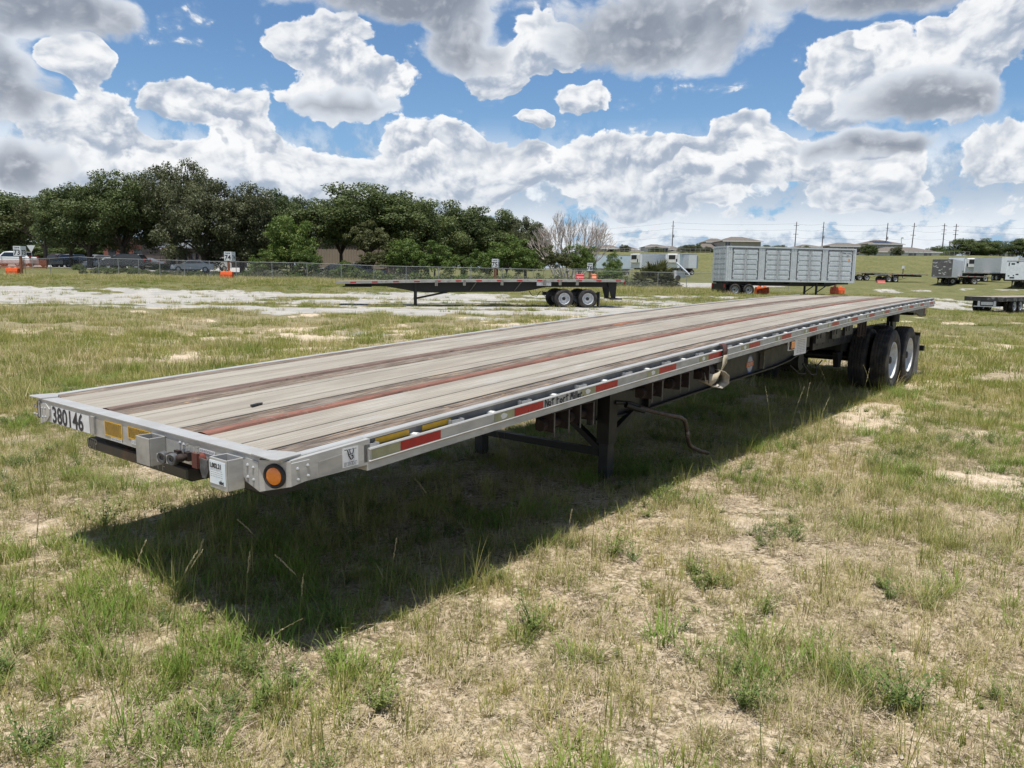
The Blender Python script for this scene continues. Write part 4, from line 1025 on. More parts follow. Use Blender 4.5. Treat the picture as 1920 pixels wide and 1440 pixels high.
# silver container on a chassis
M_CONT = surf('container_grey', (.60,.63,.645), (.50,.53,.545), 3, rough=.5, metal=.15, c3=(.30,.27,.24), t3=(.64,.78), s3=2.5)
cA = P3(1360, 527, 64.0); cB = P3(1605, 531, 66.6)
def container(root, L, H, W):
    w = W
    MB().box(.05,L-.05,.05,W-.05,.05,H-.08).build('shell', M_CONT, root)
    fr = MB()
    for x0, x1 in ((0,.14),(L-.14,L)):
        for y0, y1 in ((0,.14),(w-.14,w)): fr.box(x0,x1,y0,y1,0,H)
    fr.box(.14,L-.14,0,.09,H-.10,H-.002); fr.box(.14,L-.14,w-.09,w,H-.10,H-.002); fr.box(.14,L-.14,0,.09,0,.15); fr.box(.14,L-.14,w-.09,w,0,.15)
    fr.box(0.002,.10,.14,w-.14,H-.12,H-.004); fr.box(0.002,.10,.14,w-.14,0,.15); fr.build('corner_frame', M_CONT, root)
    MB().box(.02,L-.02,.02,w-.02,H-.003,H+.01).build('roof', surf('container_roof', (.55,.56,.56)), root)
    dl = []
    def door(x0, x1, z0, z1, face):
        """pressed steel door leaf; face 'y' on the long side, 'x' on the end"""
        n = 6; lh = (z1-z0)/n; m = MB()
        def bx(a0,a1,d0,d1,c0,c1):
            if face == 'y': m.box(a0,a1,d0,d1,c0,c1)
            else: m.box(d0,d1,a0,a1,c0,c1)
        bx(x0,x1,-.022+.04,-.004+.05,z0,z1)
        for k in range(n):
            c0, c1 = z0+lh*k+.03, z0+lh*(k+1)-.13
            bx(x0+.09,x1-.09,-.042+.04,-.0225+.04,c0,c1)
        return m.build('side_door' if face == 'y' else 'end_door', M_CONT, root)
    xs = [.62, 3.62, 6.60, 9.55]
    for x in xs:
        for k in range(2):
            x0 = x+1.13*k; d = door(x0+.02, x0+1.11, .18, H-.24, 'y')
            m = MB(); e = x0+1.04 if k == 0 else x0+.09
            m.cyl((e,-.02,.15), (e,-.02,H-.2), .022, 6); m.cyl((e+.12 if k else e-.12,-.02,.15), (e+.12 if k else e-.12,-.02,H-.2), .014, 6); m.build('locking_bar', M_GALV, d)
            m = MB()
            for zz in (.35, .95, 1.75, H-.45): m.box(x0+(.0 if k == 0 else 1.03), x0+(.10 if k == 0 else 1.13), -.012, .016, zz, zz+.06)
            m.build('hinge', M_CONT, d)
        g = MB(); g.box(x-.05,x-.0,.0,.046,.16,H-.2); g.box(x+2.27,x+2.32,.0,.046,.16,H-.2); g.box(x-.05,x+2.32,.002,.046,H-.22,H-.15); g.build('door_frame', surf('seam_dark', (.09,.095,.10)), root)
    for (a, b) in ((.16,.56),(2.95,3.56),(5.95,6.54),(8.93,9.49),(11.88,12.04)):
        n = max(1, int((b-a)/.14)); m = MB()
        for k in range(n): q = a+(b-a)*k/n; m.prism([(q+.02,.046),(q+.04,.012),(q+.09,.012),(q+.11,.046)], 'z', .16, H-.12)
        m.build('corrugated_panel', M_CONT, root)
    for k in range(2):
        y0 = .16+1.06*k; d = door(y0+.01, y0+1.05, .16, H-.16, 'x')
        m = MB()
        for yy in (y0+.30, y0+.75): m.cyl((-.02,yy,.1), (-.02,yy,H-.1), .02, 6)
        m.build('locking_bar', M_GALV, d)
    fx = text_mesh('lettering', 'TWMU 560427 2', .16, M_TEXT, .001, .002); o = link('lettering', fx, root); o.matrix_local = Matrix(((1,0,0,10.75),(0,0,-1,-.008),(0,1,0,H-.45),(0,0,0,1)))
    fx = text_mesh('lettering', '45G1', .12, M_TEXT, .001, .002); o = link('lettering', fx, root); o.matrix_local = Matrix(((1,0,0,11.25),(0,0,-1,-.008),(0,1,0,H-.63),(0,0,0,1)))
    MB().box(11.45,11.6,-.012,-.004,H-1.05,H-.85).build('warning_label', plain('orange_label', (.75,.30,.04)), root)
ct = thing('shipping_container', 'grey shipping container with four pairs of side doors resting on a black chassis', 'container')
container(ct, 12.19, 2.9, 2.44)
gz = tz(cA.x, cA.y); cg = 1.18
place(ct, cA, cB, cA.z-.0)
CZ = cA.z
ch = thing('container_chassis', 'black two axle chassis trailer carrying the grey shipping container', 'trailer')
def local(m, name, mat): return m.build(name, mat, ch)
hh = CZ-.42-.01
for y in (.70, 1.55): MB().box(.05,10.2,y,y+.16,hh-.34,hh-.002).build('main_beam', M_BLACK, ch); 
m = MB()
for y in (.70, 1.55): m.prism([(10.201,hh-.002),(12.1,hh-.002),(12.1,hh-.14),(10.9,hh-.16),(10.201,hh-.34)], 'y', y, y+.16)
m.build('gooseneck', M_BLACK, ch)
for x in (.1, 3.0, 6.0, 9.3): MB().box(x,x+.2,0.05,2.39,hh-.16,hh-.003).build('cross_member', M_BLACK, ch)
MB().box(-.02,.10,.05,2.39,hh-.75,hh-.18).build('rear_bumper_frame', M_BLACK, ch)
for s, y in ((0,.05),(1,2.2)):
    MB().box(-.04,-.021,y,y+.18,hh-.55,hh-.25).build('tail_lamp', plain('lamp_red', (.30,.01,.01), .3), ch)
    MB().box(.12,.14,y-.0,y+.3,.1,.75).build('mud_flap', M_RUBBERBLK, ch)
    MB().box(1.45,1.65,y+.25 if s == 0 else y-.2,y+.40 if s == 0 else y-.05,.2,.5).build('spring', M_BLACK, ch)
for x in (.95, 2.22):
    wheelz(ch, x, 0.0, -1, rim=M_GALV); wheelz(ch, x, 2.44, 1, rim=M_GALV)
    MB().cyl((x,.5,.49), (x,1.94,.49), .07, 8).build('axle', M_BLACK, ch)
for x, y in ((8.75,.25),(8.75,2.0)):
    b = MB(); b.box(x-.07,x+.07,y,y+.14,.02,hh-.1); b.build('landing_leg', M_BLACK, ch); MB().bar((x+.07,y+.07,.35),(x+.9,y+.07,hh-.3),.07,.07).build('leg_brace', M_BLACK, ch)
MB().box(8.70,9.6,.27,.37,.10,.16).build('leg_crossbar', M_BLACK, ch)
place(ch, cA, cB, .42)

# box trailers on the far right
M_CORR = surf('corrugated_white', (.76,.78,.80), (.66,.68,.70), 5, rough=.4, metal=.2)
M_BOXW = surf('box_white', (.68,.70,.72), (.58,.60,.62), 4, rough=.5, c3=(.35,.34,.33), t3=(.62,.75), s3=1.5)
M_BOXF = surf('box_front_white', (.76,.79,.82), (.66,.69,.72), 3, rough=.45)
def box_trailer(name, label, F, B, W, L, H, zb, front, sidem, axles, leg, group=None, front_geo=None, cat='trailer', ground=None):
    """F: near front corner (world), B: a point back along the near side; built with nose at x=0, near side y=0"""
    root = thing(name, label, cat, (0,0,0), 0, group)
    MB().box(.03, L, .0, W, zb, zb+H).build('body', sidem, root)
    MB().box(-.0, .029, .0, W, zb, zb+H).build('front_wall', front, root)
    n = int(L/.6); pm = MB().box(0,.035,-.012,-.001,zb+.08,zb+H-.08).mesh('side_post', sidem)
    for k in range(n+1): link('side_post', pm, root, (.12+(L-.4)*k/n, 0, 0))
    fr = MB(); fr.box(.0,L,-.016,-.0005,zb+H-.10,zb+H+.008); fr.box(0,L,-.016,-.0005,zb-.02,zb+.10); fr.box(-.02,-.0005,0,W,zb+H-.08,zb+H+.008); fr.box(-.02,-.0005,0,W,zb-.02,zb+.06); fr.build('edge_trim', M_GALV, root)
    MB().box(.3,L-.3,.7,.82,zb-.24,zb-.021).build('main_beam', M_BLACK, root); MB().box(.3,L-.3,W-.82,W-.7,zb-.24,zb-.021).build('main_beam', M_BLACK, root)
    for x in axles:
        wheelz(root, x, .02, -1); wheelz(root, x, W-.02, 1)
        MB().cyl((x,.5,.49), (x,W-.5,.49), .08, 8).build('axle', M_BLACK, root)
    MB().box(axles[0]-.8,axles[-1]+.7,.6,W-.6,.55,zb-.25).build('bogie', M_BLACK, root)
    if leg:
        for y in (.55, W-.65):
            MB().box(leg-.06,leg+.06,y,y+.12,.0,zb-.02).build('landing_leg', M_BLACK, root); MB().bar((leg,y+.06,.5),(leg+1.0,y+.06,zb-.2),.06,.06).build('leg_brace', M_BLACK, root)
        MB().box(leg-.04,leg+.04,.66,W-.66,.40,.47).build('leg_crossbar', M_BLACK, root)
    root.location = (F.x, F.y, tz(F.x, F.y) if ground is None else ground)
    root.rotation_euler = (0,0,math.atan2(B.y-F.y, B.x-F.x))
    return root
def side_frame(px, D, px2, D2): return P3(px,520,D), P3(px2,520,D2)
# mind the handedness: nose at px, tail further away to the right; near side is the right hand one -> build mirrored
def box_from(px, D, px2, D2, **k):
    F, B = side_frame(px, D, px2, D2); return F, B
def reflect_y(root, W):
    root.scale = (1,-1,1)
DIAM = surf('diamond_plate', (.16,.155,.15), (.11,.105,.10), 6, rough=.35, metal=.5)
F, B = box_from(1746, 112, 1776, 128)
bt = box_trailer('box_trailer', 'white box trailer with dark diamond plate nose wall scattered with pale patches', F, B, 2.6, 14.6, 2.62, 1.22, DIAM, M_BOXW, (12.0,13.3), 2.6, 'box trailers parked on the far grass')
bt.scale = (1,-1,1)
R_ = random.Random(3); MP = surf('bare_patch', (.52,.52,.50))
for k in range(22):
    y, z_ = R_.uniform(.15,2.35), R_.uniform(1.45,3.6); a = R_.uniform(-.6,.6); l, h_ = R_.uniform(.10,.22), R_.uniform(.04,.09)
    mb = MB(); mb.add([(-.004, y+l*math.cos(t)*math.cos(a)-h_*math.sin(t)*math.sin(a), z_+l*math.cos(t)*math.sin(a)+h_*math.sin(t)*math.cos(a)) for t in [2*math.pi*q/8 for q in range(8)]], [tuple(range(8))]); mb.build('bare_patch', MP, bt)
F, B = box_from(1885, 104, 1907, 116)
bt = box_trailer('box_trailer', 'plain white box trailer with small dark vents on its nose wall at far right', F, B, 2.6, 14.6, 2.55, 1.22, M_BOXF, M_BOXW, (12.0,13.3), 2.6, 'box trailers parked on the far grass')
bt.scale = (1,-1,1)
for (y, z_, a, b) in ((1.25,3.55,.14,.10),(.75,3.35,.2,.1),(.30,3.3,.06,.22),(2.3,3.1,.05,.22),(1.3,1.95,.16,.07),(.35,1.75,.10,.07),(.75,1.5,.26,.09),(2.35,1.55,.12,.08),(.9,1.8,.07,.07)):
    MB().box(-.012,-.001,y-a,y+a,z_-b,z_+b).build('vent', M_BLACK, bt)
# refrigerated trailers behind
def reefer(label, F, B, H=2.7, zb=1.25, L=14.6, side=M_CORR, ribs=True, group='refrigerated trailers', unit=True, mirror=True, dark=True, ground=None):
    r = box_trailer('reefer_trailer', label, F, B, 2.6, L, H, zb, M_BOXF, side, (L-2.6,L-1.3), 2.6, group, ground=ground)
    if mirror: r.scale = (1,-1,1)
    if ribs:
        m = MB()
        for k in range(9): z_ = zb+.22+(H-.4)*k/8; m.box(.1,L-.1,-.03,-.013,z_,z_+.10)
        m.build('horizontal_rib', side, r)
    if unit:
        u = MB(); u.box(-.55,-.021,.35,2.25,zb+H*.35,zb+H-.12); uo = u.build('cooling_unit', M_WHITE, r); uo.modifiers.new('bevel','BEVEL').width = .08
        MB().box(-.565,-.551,.75,1.95,zb+H-1.10,zb+H-.35).build('grille', M_RUBBERBLK, uo)
        MB().box(-.565,-.551,.40,.62,zb+H*.4,zb+H*.62).build('side_grille', M_RUBBERBLK, uo)
    return r
F, B = P3(1806,520,140), P3(1817,520,153); reefer('white refrigerated trailer showing its cooling unit head on, right of the diamond plate trailer', F, B)
F, B = P3(1824,520,138), P3(1845,520,134); reefer('white ribbed refrigerated trailer just left of the plain white box trailer', F, B, L=9.5, mirror=False)
F, B = P3(1908,520,120), P3(1960,520,117); reefer('white ribbed trailer cut by the right edge of the picture', F, B, L=12, mirror=False, unit=False)
F, B = P3(1776,520,150), P3(1786,520,162); reefer('plain pale trailer half hidden behind the diamond plate trailer', F, B, ribs=False, side=M_BOXW, unit=False)
# refrigerated trailers left of the container, seen over the fence
GZ_ = lambda px, py, D: P3(px, py, D).z
for (px1, D1, px2, D2, lab, ribs, unit, L) in (
    (1092,146,1186,150,'pale blue white trailer standing behind the sign 76',False,False,0),
    (1202,141,1256,147,'ribbed white refrigerated trailer with cooling unit left of the palmetto top',True,True,8.2),
    (1273,142,1289,158,'pale refrigerated trailer with black grille cooling unit right of the palmetto',False,True,14.6)):
    F, B = P3(px1,520,D1), P3(px2,520,D2)
    L = L or (B-F).xy.length
    reefer(lab, F, B, 2.7, 1.25, L, M_CORR if ribs else surf('pale_box', (.60,.70,.75), (.55,.64,.69), 2), ribs, 'refrigerated trailers beyond the fence', unit, False, ground=P3(px1,515.5,D1).z)
F, B = P3(1290,520,146), P3(1308,520,147); r = box_trailer('reefer_trailer', 'pale trailer seen from behind with a blue edge, nearest the container', F, B, 1.9, 1.9, 2.7, 1.25, M_BOXW, M_BOXW, (1.0,), 0, 'refrigerated trailers beyond the fence', ground=P3(1290,515.5,146).z)
MB().box(1.91,2.3,.1,1.8,1.25,3.6).build('blue_edge', plain('box_blue', (.16,.28,.42)), r)

# far row of flatbeds
def far_flat(label, px1, D1, px2, D2, L=None, h=1.3, gr='flatbeds parked in the far row', axles=None, leg=None, deck=M_DARKDECK, rail=M_ALU_DULL, ground=None, name='flatbed_trailer', planks=6):
    F, B = P3(px1,520,D1), P3(px2,520,D2); F.z = tz(F.x, F.y)
    L = L or (B-F).xy.length
    r = thing(name, label, 'trailer', (0,0,0), 0, gr)
    simple_flatbed(r, L, 2.55, h, axles or (L-2.6, L-1.35), leg or 2.8, deck, rail, 6, planks=planks, extras=False)
    place(r, F, B, F.z if ground is None else ground); return r
far_flat('low empty flatbed in the far row, beside the right end of the grey container', 1600, 127, 1672, 128, 7.4, axles=(1.2,2.5))
far_flat('pale low flatbed with two wheels near its left end, left of the diamond plate trailer', 1661, 120, 1740, 122, 8.0, axles=(.65,1.9))
far_flat('short low flatbed parked between the two nearer box trailers', 1779, 117, 1842, 117, 6.4, 1.25, axles=(.7,4.0))
far_flat('dark flatbed deck behind the short low flatbed', 1776, 132, 1850, 132, 8.0, 1.5)
for (px, py, D) in ((1653,519,118),):
    p = GP(px, D); o = link('jersey_barrier', MB().prism([(-.3,0),(.3,0),(.16,.2),(.12,.42),(-.12,.42),(-.16,.2)], 'x', -.6, .6).mesh('jersey_barrier', plain('barrier_pink', (.55,.16,.13))), None, p, (0,0,YAW-math.pi/2)); tag(o, 'small red plastic barrier beside the far pale flatbed', 'barrier')

# charred looking step flatbed at the right edge
er = thing('flatbed_trailer', 'weathered dark flatbed seen from behind with pale wheel, at the right edge', 'trailer')
M_CHAR = surf('charred', (.045,.042,.042), (.025,.024,.024), 2, rough=.7, c3=(.24,.235,.23), t3=(.50,.66), s3=1.6)
Wd = 2.6; Ld = 12.0; hd_ = 1.12
for k in range(8):
    y = .02+.32*k; MB().box(.02,Ld,y+.004,y+.316,hd_-.04,hd_).build('deck_plank', M_DARKDECK, er)
MB().box(-.03,.019,0,Wd,hd_-.30,hd_+.005).build('tail_channel', M_CHAR, er)
MB().box(.02,Ld,-.03,.019,hd_-.28,hd_+.004).build('side_rail', M_CHAR, er); MB().box(.02,Ld,Wd-.02,Wd+.02,hd_-.28,hd_+.004).build('side_rail', M_CHAR, er)
MB().box(-.10,.02,.25,1.95,.42,.48).build('rear_bumper', M_GALV, er)
for y in (.55,1.55): MB().prism([(-.08,hd_-.301),(.0,hd_-.301),(.0,.481),(-.10,.481)], 'y', y, y+.14).build('bumper_upright', M_GALV, er)
MB().box(-.02,-.001,.75,1.50,.55,.78).build('licence_panel', M_GALV, er)
for x in (2.0, 3.25):
    wheelz(er, x, .0, -1, .5, M_RIM); wheelz(er, x, Wd, 1, .5, M_RIM); MB().cyl((x,.5,.49),(x,2.1,.49),.07,8).build('axle', M_BLACK, er)
MB().box(.3,Ld-.5,.7,.85,.55,hd_-.05).build('main_beam', M_BLACK, er); MB().box(.3,Ld-.5,1.75,1.9,.55,hd_-.05).build('main_beam', M_BLACK, er)
EA = P3(1884, 575, 53.0)
EB = P3(1971, 575, 59.5)
er.location = (EA.x, EA.y, P3(1873, 588, 53.0).z); er.rotation_euler = (0,0,math.atan2(EB.y-EA.y, EB.x-EA.x))

# ------------------------------------------------------------------ trees
def leaf_mat(name, c0, c1, c2):
    m, T, b, out = newmat(name)
    at = T.n.new('ShaderNodeAttribute'); at.attribute_name = 'tone'; oi = T.n.new('ShaderNodeObjectInfo')
    f = T.add(T.mul(at.outputs['Fac'], .8), T.mul(oi.outputs['Random'], .2))
    col = T.ramp(f, [(.1, c0), (.55, c1), (.95, c2)])
    T.put(b.inputs['Base Color'], col); b.inputs['Roughness'].default_value = .55; b.inputs['Specular IOR Level'].default_value = .3
    tr = T.n.new('ShaderNodeBsdfTranslucent'); T.put(tr.inputs[0], col)
    mx = T.n.new('ShaderNodeMixShader'); mx.inputs[0].default_value = .34
    m.node_tree.links.new(b.outputs[0], mx.inputs[1]); m.node_tree.links.new(tr.outputs[0], mx.inputs[2]); m.node_tree.links.new(mx.outputs[0], out.inputs[0])
    return m
L_OAK = leaf_mat('oak_leaves', (.045,.065,.020), (.095,.125,.042), (.170,.205,.075))
L_DUSK = leaf_mat('dusty_oak_leaves', (.048,.058,.026), (.098,.110,.052), (.170,.185,.095))
L_BRIGHT = leaf_mat('bright_leaves', (.055,.095,.018), (.11,.165,.034), (.19,.24,.06))
L_OLIVE = leaf_mat('olive_leaves', (.045,.055,.018), (.095,.105,.035), (.16,.165,.065))
L_GREY = leaf_mat('grey_scrub_leaves', (.07,.08,.045), (.13,.14,.085), (.22,.22,.15))
M_BARK = surf('bark', (.085,.068,.052), (.045,.036,.029), 5, (3,3,.6), .95, bump=.5)
M_BARE = surf('bare_bark', (.46,.40,.36), (.34,.29,.26), 5, (3,3,.6), .9)

def crown_mesh(name, mat, seed, clumps, nleaf, leaf, flat=.72, ragged=.35, lowcut=-.55, clump_r=(.16,.30), droop=0.0, holes=0.0):
    """unit crown (radius 1): leaves scattered through many small boughs"""
    R = np.random.RandomState(seed); C = []
    for i in range(clumps):
        d = R.randn(3); d /= np.linalg.norm(d)
        if d[2] < lowcut: d[2] = -d[2]*.3
        rr = .55+.45*R.rand()**.6+ragged*(R.rand()-.5)
        if i % 5 == 0: rr *= .6
        C.append((d*rr*np.array([1, 1, flat]), clump_r[0]+(clump_r[1]-clump_r[0])*R.rand()))
    w = np.array([c[1]**2 for c in C]); w /= w.sum(); idx = R.choice(len(C), nleaf, p=w)
    cen = np.array([c[0] for c in C])[idx]; rad = np.array([c[1] for c in C])[idx]
    d = R.randn(nleaf, 3); d /= np.linalg.norm(d, axis=1)[:, None]
    d[:, 2] = np.where(R.rand(nleaf) < .35, np.abs(d[:, 2]), d[:, 2])
    p = cen+d*(rad*(R.rand(nleaf)**.38))[:, None]*np.array([1.15, 1.15, .75])
    p[:, 2] -= droop*R.rand(nleaf)**2
    nrm = d*.7+R.randn(nleaf, 3)*.55+np.array([0, 0, .45]); nrm /= np.linalg.norm(nrm, axis=1)[:, None]
    a = np.cross(nrm, R.randn(nleaf, 3)); a /= np.linalg.norm(a, axis=1)[:, None]; b = np.cross(nrm, a)
    l = leaf*(.55+.9*R.rand(nleaf))[:, None]
    V = np.stack([p-a*l, p+b*l*.55, p+a*l*.9, p-b*l*.5], 1).reshape(-1, 3)
    me = bpy.data.meshes.new(name); n = nleaf
    me.vertices.add(4*n); me.vertices.foreach_set('co', V.ravel()); me.loops.add(4*n); me.loops.foreach_set('vertex_index', np.arange(4*n))
    me.polygons.add(n); me.polygons.foreach_set('loop_start', np.arange(n)*4); me.polygons.foreach_set('loop_total', np.full(n, 4)); me.update()
    ct = R.rand(len(C))[idx]*.5; tone = np.repeat(ct+R.rand(nleaf)*.5, 4)
    at = me.attributes.new('tone', 'FLOAT', 'POINT'); at.data.foreach_set('value', tone.astype(np.float32))
    me.materials.append(mat); return me
def trunk_mesh(name, seed, h, r, spread, up, nb=6, mat=None, lean=.0, sub=3):
    R = random.Random(seed); mb = MB(); top = Vector((lean*h, 0, h)); mb.tube([(0,0,-.3),(lean*h*.3,.02,h*.5),tuple(top)], r, 8, True, r*.72)
    for k in range(nb):
        a = 6.283*k/nb+R.uniform(-.4,.4); l = spread*R.uniform(.6,1.0); z = top.z+up*R.uniform(.5,1.0)
        m = Vector((math.cos(a)*l*.45, math.sin(a)*l*.45, top.z+(z-top.z)*.55))+Vector((top.x,0,0)); e = Vector((math.cos(a)*l, math.sin(a)*l, z))
        mb.tube([tuple(top-Vector((0,0,.2))), tuple(m), tuple(e)], r*.5, 6, False, r*.12)
        for q in range(sub):
            b = m.lerp(e, R.uniform(.1,.8)); f = b+Vector((R.uniform(-1,1), R.uniform(-1,1), R.uniform(.2,1.2)))*l*.35
            mb.tube([tuple(b), tuple(f)], r*.2, 5, False, r*.06)
    return mb.mesh(name, mat or M_BARK, True)
OAK = [crown_mesh('crown', L_OAK, 100+s, 150, 40000, .026, .80, .28, -.8, (.13,.26), .04) for s in range(3)]
DUSK = [crown_mesh('crown', L_DUSK, 200+s, 150, 34000, .024, .84, .38, -.8, (.11,.22), .08) for s in range(2)]
BRI = [crown_mesh('crown', L_BRIGHT, 300+s, 90, 9000, .042, .85, .45, -.7, (.12,.26)) for s in range(3)]
OLI = [crown_mesh('crown', L_OLIVE, 400, 90, 9000, .040, .75, .6, -.3, (.10,.22))]
TRK = [trunk_mesh('trunk', 500+s, 2.6, .34, 4.2, 4.0) for s in range(3)]
RT_ = random.Random(77)
def tree(name, label, cat, px, D, w, top_py, crown, base_cut=.28, trunk=None, group=None, flat=None, zoff=0.0, cz=None, bot_py=None, rz=None):
    """crown w metres wide whose top reaches direction top_py; bot_py is where the foliage ends below"""
    g = GP(px, D); ztop = P3(px, top_py, D).z; h = ztop-g.z
    r = thing(name, label, cat, (g.x, g.y, g.z), 0, group)
    zb = h*base_cut if bot_py is None else P3(px, bot_py, D).z-g.z
    ch_ = (h-zb)/2
    c = link('crown', crown, r, (0,0,zb+ch_), (0,0,RT_.uniform(0,6.28) if rz is None else rz), (w/2/1.10, w/2/1.10, ch_/.92))
    if trunk is not None:
        k = max(zb+ch_*.6, 1.5)/4.4
        link('trunk', trunk, r, (0,0,0), (0,0,RT_.uniform(0,6.28)), (w/10.5, w/10.5, k))
    return r
OG = 'live oaks along the parking lot'
for (px, D, w, top, cr, bot, lab) in [
    (-30,112,18.3,352,OAK[0],486,'dark oak cut by the left edge of the picture'),
    (20,118,11.0,358,OAK[1],478,'dark oak crown second from the left, rising over the white suv'),
    (88,108,11.0,362,OLI[0],476,'yellowish thin crowned tree behind the black lamp post'),
    (170,92,11.6,338,OAK[2],486,'full dark oak left of the centre of the left group, over the lit pavement'),
    (232,90,11.0,322,OAK[0],478,'tall oak whose thick trunk stands right behind the fence left of the porch'),
    (135,98,7.9,352,OAK[1],480,'rounded oak between the yellowish tree and the full dark oak'),
    (325,92,11.0,300,DUSK[0],477,'tallest oak of the left group with a sparse ragged top'),
    (385,88,11.0,330,DUSK[1],512,'dusty grey green oak right of the tallest oak'),
    (455,90,11.0,345,DUSK[0],512,'dusty oak behind and right of sign 74'),
    (515,98,9.8,352,OAK[1],512,'dark oak crown right of the dusty oaks'),
    (550,104,6.7,356,OAK[2],508,'narrow dark oak just left of the gap in the trees'),
    (690,98,17.1,346,OAK[0],476,'big broad rounded oak in front of the tan building'),
    (640,96,8.5,372,OAK[2],474,'left shoulder oak of the big broad oak'),
    (800,106,12.8,368,OAK[1],508,'dark oak directly right of the big broad oak'),
    (868,110,12.2,380,OAK[2],508,'middle dark oak of the right tree row'),
    (930,112,11.0,392,OAK[0],512,'dark oak of the right row behind sign 75'),
    (985,110,7.9,408,DUSK[1],512,'last and lowest oak of the row beside the bare tree'),
    (755,112,9.8,366,OAK[0],508,'oak peeking between the big broad oak and the row')]:
    tree('oak_tree', lab, 'tree', px, D, w, top, cr, trunk=RT_.choice(TRK), group=OG, bot_py=bot)
for i, (px, w, top) in enumerate([(-20,18,455),(60,20,450),(135,18,452),(205,20,448),(275,20,446),(420,20,440),(490,20,430),(560,16,440),(720,18,430),(800,18,430),(880,18,432),(960,16,440)]):
    tree('background_tree', ['leftmost far tree showing under the oak crowns','far tree behind the lamp post','far tree behind the full dark oak','far tree behind the thick trunk','far tree behind the porch building','far tree behind sign 74','far tree behind the dusty oaks','far tree in the gap left of the tan building','far tree behind the big broad oak','far tree behind the middle bushes','far tree behind the right oak row','far tree behind the bare tree end of the row'][i], 'tree', px, 150, w, top, OAK[i % 3], -.02, None, 'far trees behind the oaks')
BG = 'bushes along the fence'
for (px, D, w, top, cr, bot, lab, g) in [
    (545,84,6.0,405,BRI[0],520,'bright green bushy tree at the right end of the left group',BG),
    (500,82,4.0,470,BRI[1],522,'bright low palmetto like bush beside the tan building',BG),
    (575,82,3.5,462,BRI[2],522,'small bright bush left of the tan building wall',BG),
    (760,84,5.0,448,BRI[0],520,'bright green bush under the big oak',BG),
    (815,83,5.6,455,BRI[1],522,'light green spreading bush behind the fence left of sign 75',BG),
    (710,84,4.5,462,OLI[0],522,'olive bush under the left part of the big oak',BG),
    (700,88,6.0,415,L_OLIVE and OLI[0],500,'olive crowned small tree in front of the big oak',BG),
    (950,84,6.2,445,BRI[2],524,'rounded bright bush behind sign 75',BG),
    (985,88,4.5,465,BRI[0],524,'bush right of the rounded bush behind sign 75',BG),
    (895,86,4.0,470,BRI[1],524,'green bush low behind the fence, immediately left of the sign reading 75',BG),
    (650,84,3.4,490,BRI[1],522,'low bush in front of the dark pickup',BG),
    (1040,92,4.5,462,OLI[0],526,'brownish thin bush below the bare tree',BG),
    (1085,94,4.4,458,BRI[0],522,'dark green bush right of the foot of the bare tree',BG),
    (1100,93,2.4,470,BRI[2],524,'green bush just left of sign 76',BG),
    (1150,88,2.4,472,BRI[1],530,'young green tree in front of the pale trailer beyond sign 76',BG),
    (1140,86,4.0,502,BRI[2],534,'low green bush between sign 76 and the palmetto',BG)]:
    o = tree('bush', lab, 'bush', px, D, w, top, cr, group=g, bot_py=bot)
    if top < 460: link('trunk', TRK[0], o, (0,0,0), None, (.35,.35,.6))
# scrub and vines at the foot of the fence, far hedge
SCR = crown_mesh('scrub', L_GREY, 600, 60, 2600, .07, .6, .5, -.2, (.2,.35))
SC2 = crown_mesh('scrub', L_BRIGHT, 601, 60, 2600, .07, .6, .5, -.2, (.2,.35))
SC3 = crown_mesh('scrub', L_OAK, 602, 60, 2600, .07, .6, .5, -.2, (.2,.35))
_p = []; _s = []; _i = []
for i in range(88):
    px = 150+i*12.7+RT_.uniform(-6,6); D = (82 if px < 450 else 80)+RT_.uniform(-1.5,3)
    k = 2 if px < 300 else 0 if px > 1180 else RT_.choice((1,2,2,0)); g = GP(px, D)
    _p.append((g.x,g.y,g.z+.05)); _s.append(RT_.uniform(.45,.85) if px < 460 else RT_.uniform(.9,1.6)); _i.append(k)
SCRUB = ([SCR,SC2,SC3], np.array(_p), np.array(_s), np.array(_i))
# palmettos: fans of stiff blades
def palmetto(seed, n=34):
    R = np.random.RandomState(seed); V = []; F = []; tone = []
    for i in range(n):
        a = R.rand()*6.283; el_ = R.uniform(.1,1.35); L1 = R.uniform(.5,.95); c = Vector((math.cos(a)*math.cos(el_), math.sin(a)*math.cos(el_), math.sin(el_)))*L1
        t = R.rand(); side = Vector((-math.sin(a), math.cos(a), 0)); fwd_ = c.normalized()
        for k in range(11):
            q = (k-5)/5*1.25; d = (fwd_*math.cos(q)+side*math.sin(q)+Vector((0,0,-.12))).normalized(); l = R.uniform(.42,.6); w = .035
            s2 = d.cross(Vector((0,0,1))).normalized()*w; b = len(V)
            V += [tuple(c), tuple(c+d*l*.5+s2), tuple(c+d*l+Vector((0,0,-.06))), tuple(c+d*l*.5-s2)]; F.append((b,b+1,b+2,b+3)); tone += [t]*4
    me = bpy.data.meshes.new('fronds'); me.from_pydata(V, [], F); me.update(); at = me.attributes.new('tone','FLOAT','POINT'); at.data.foreach_set('value', tone); me.materials.append(L_OLIVE); return me
PM = [palmetto(1), palmetto(2)]
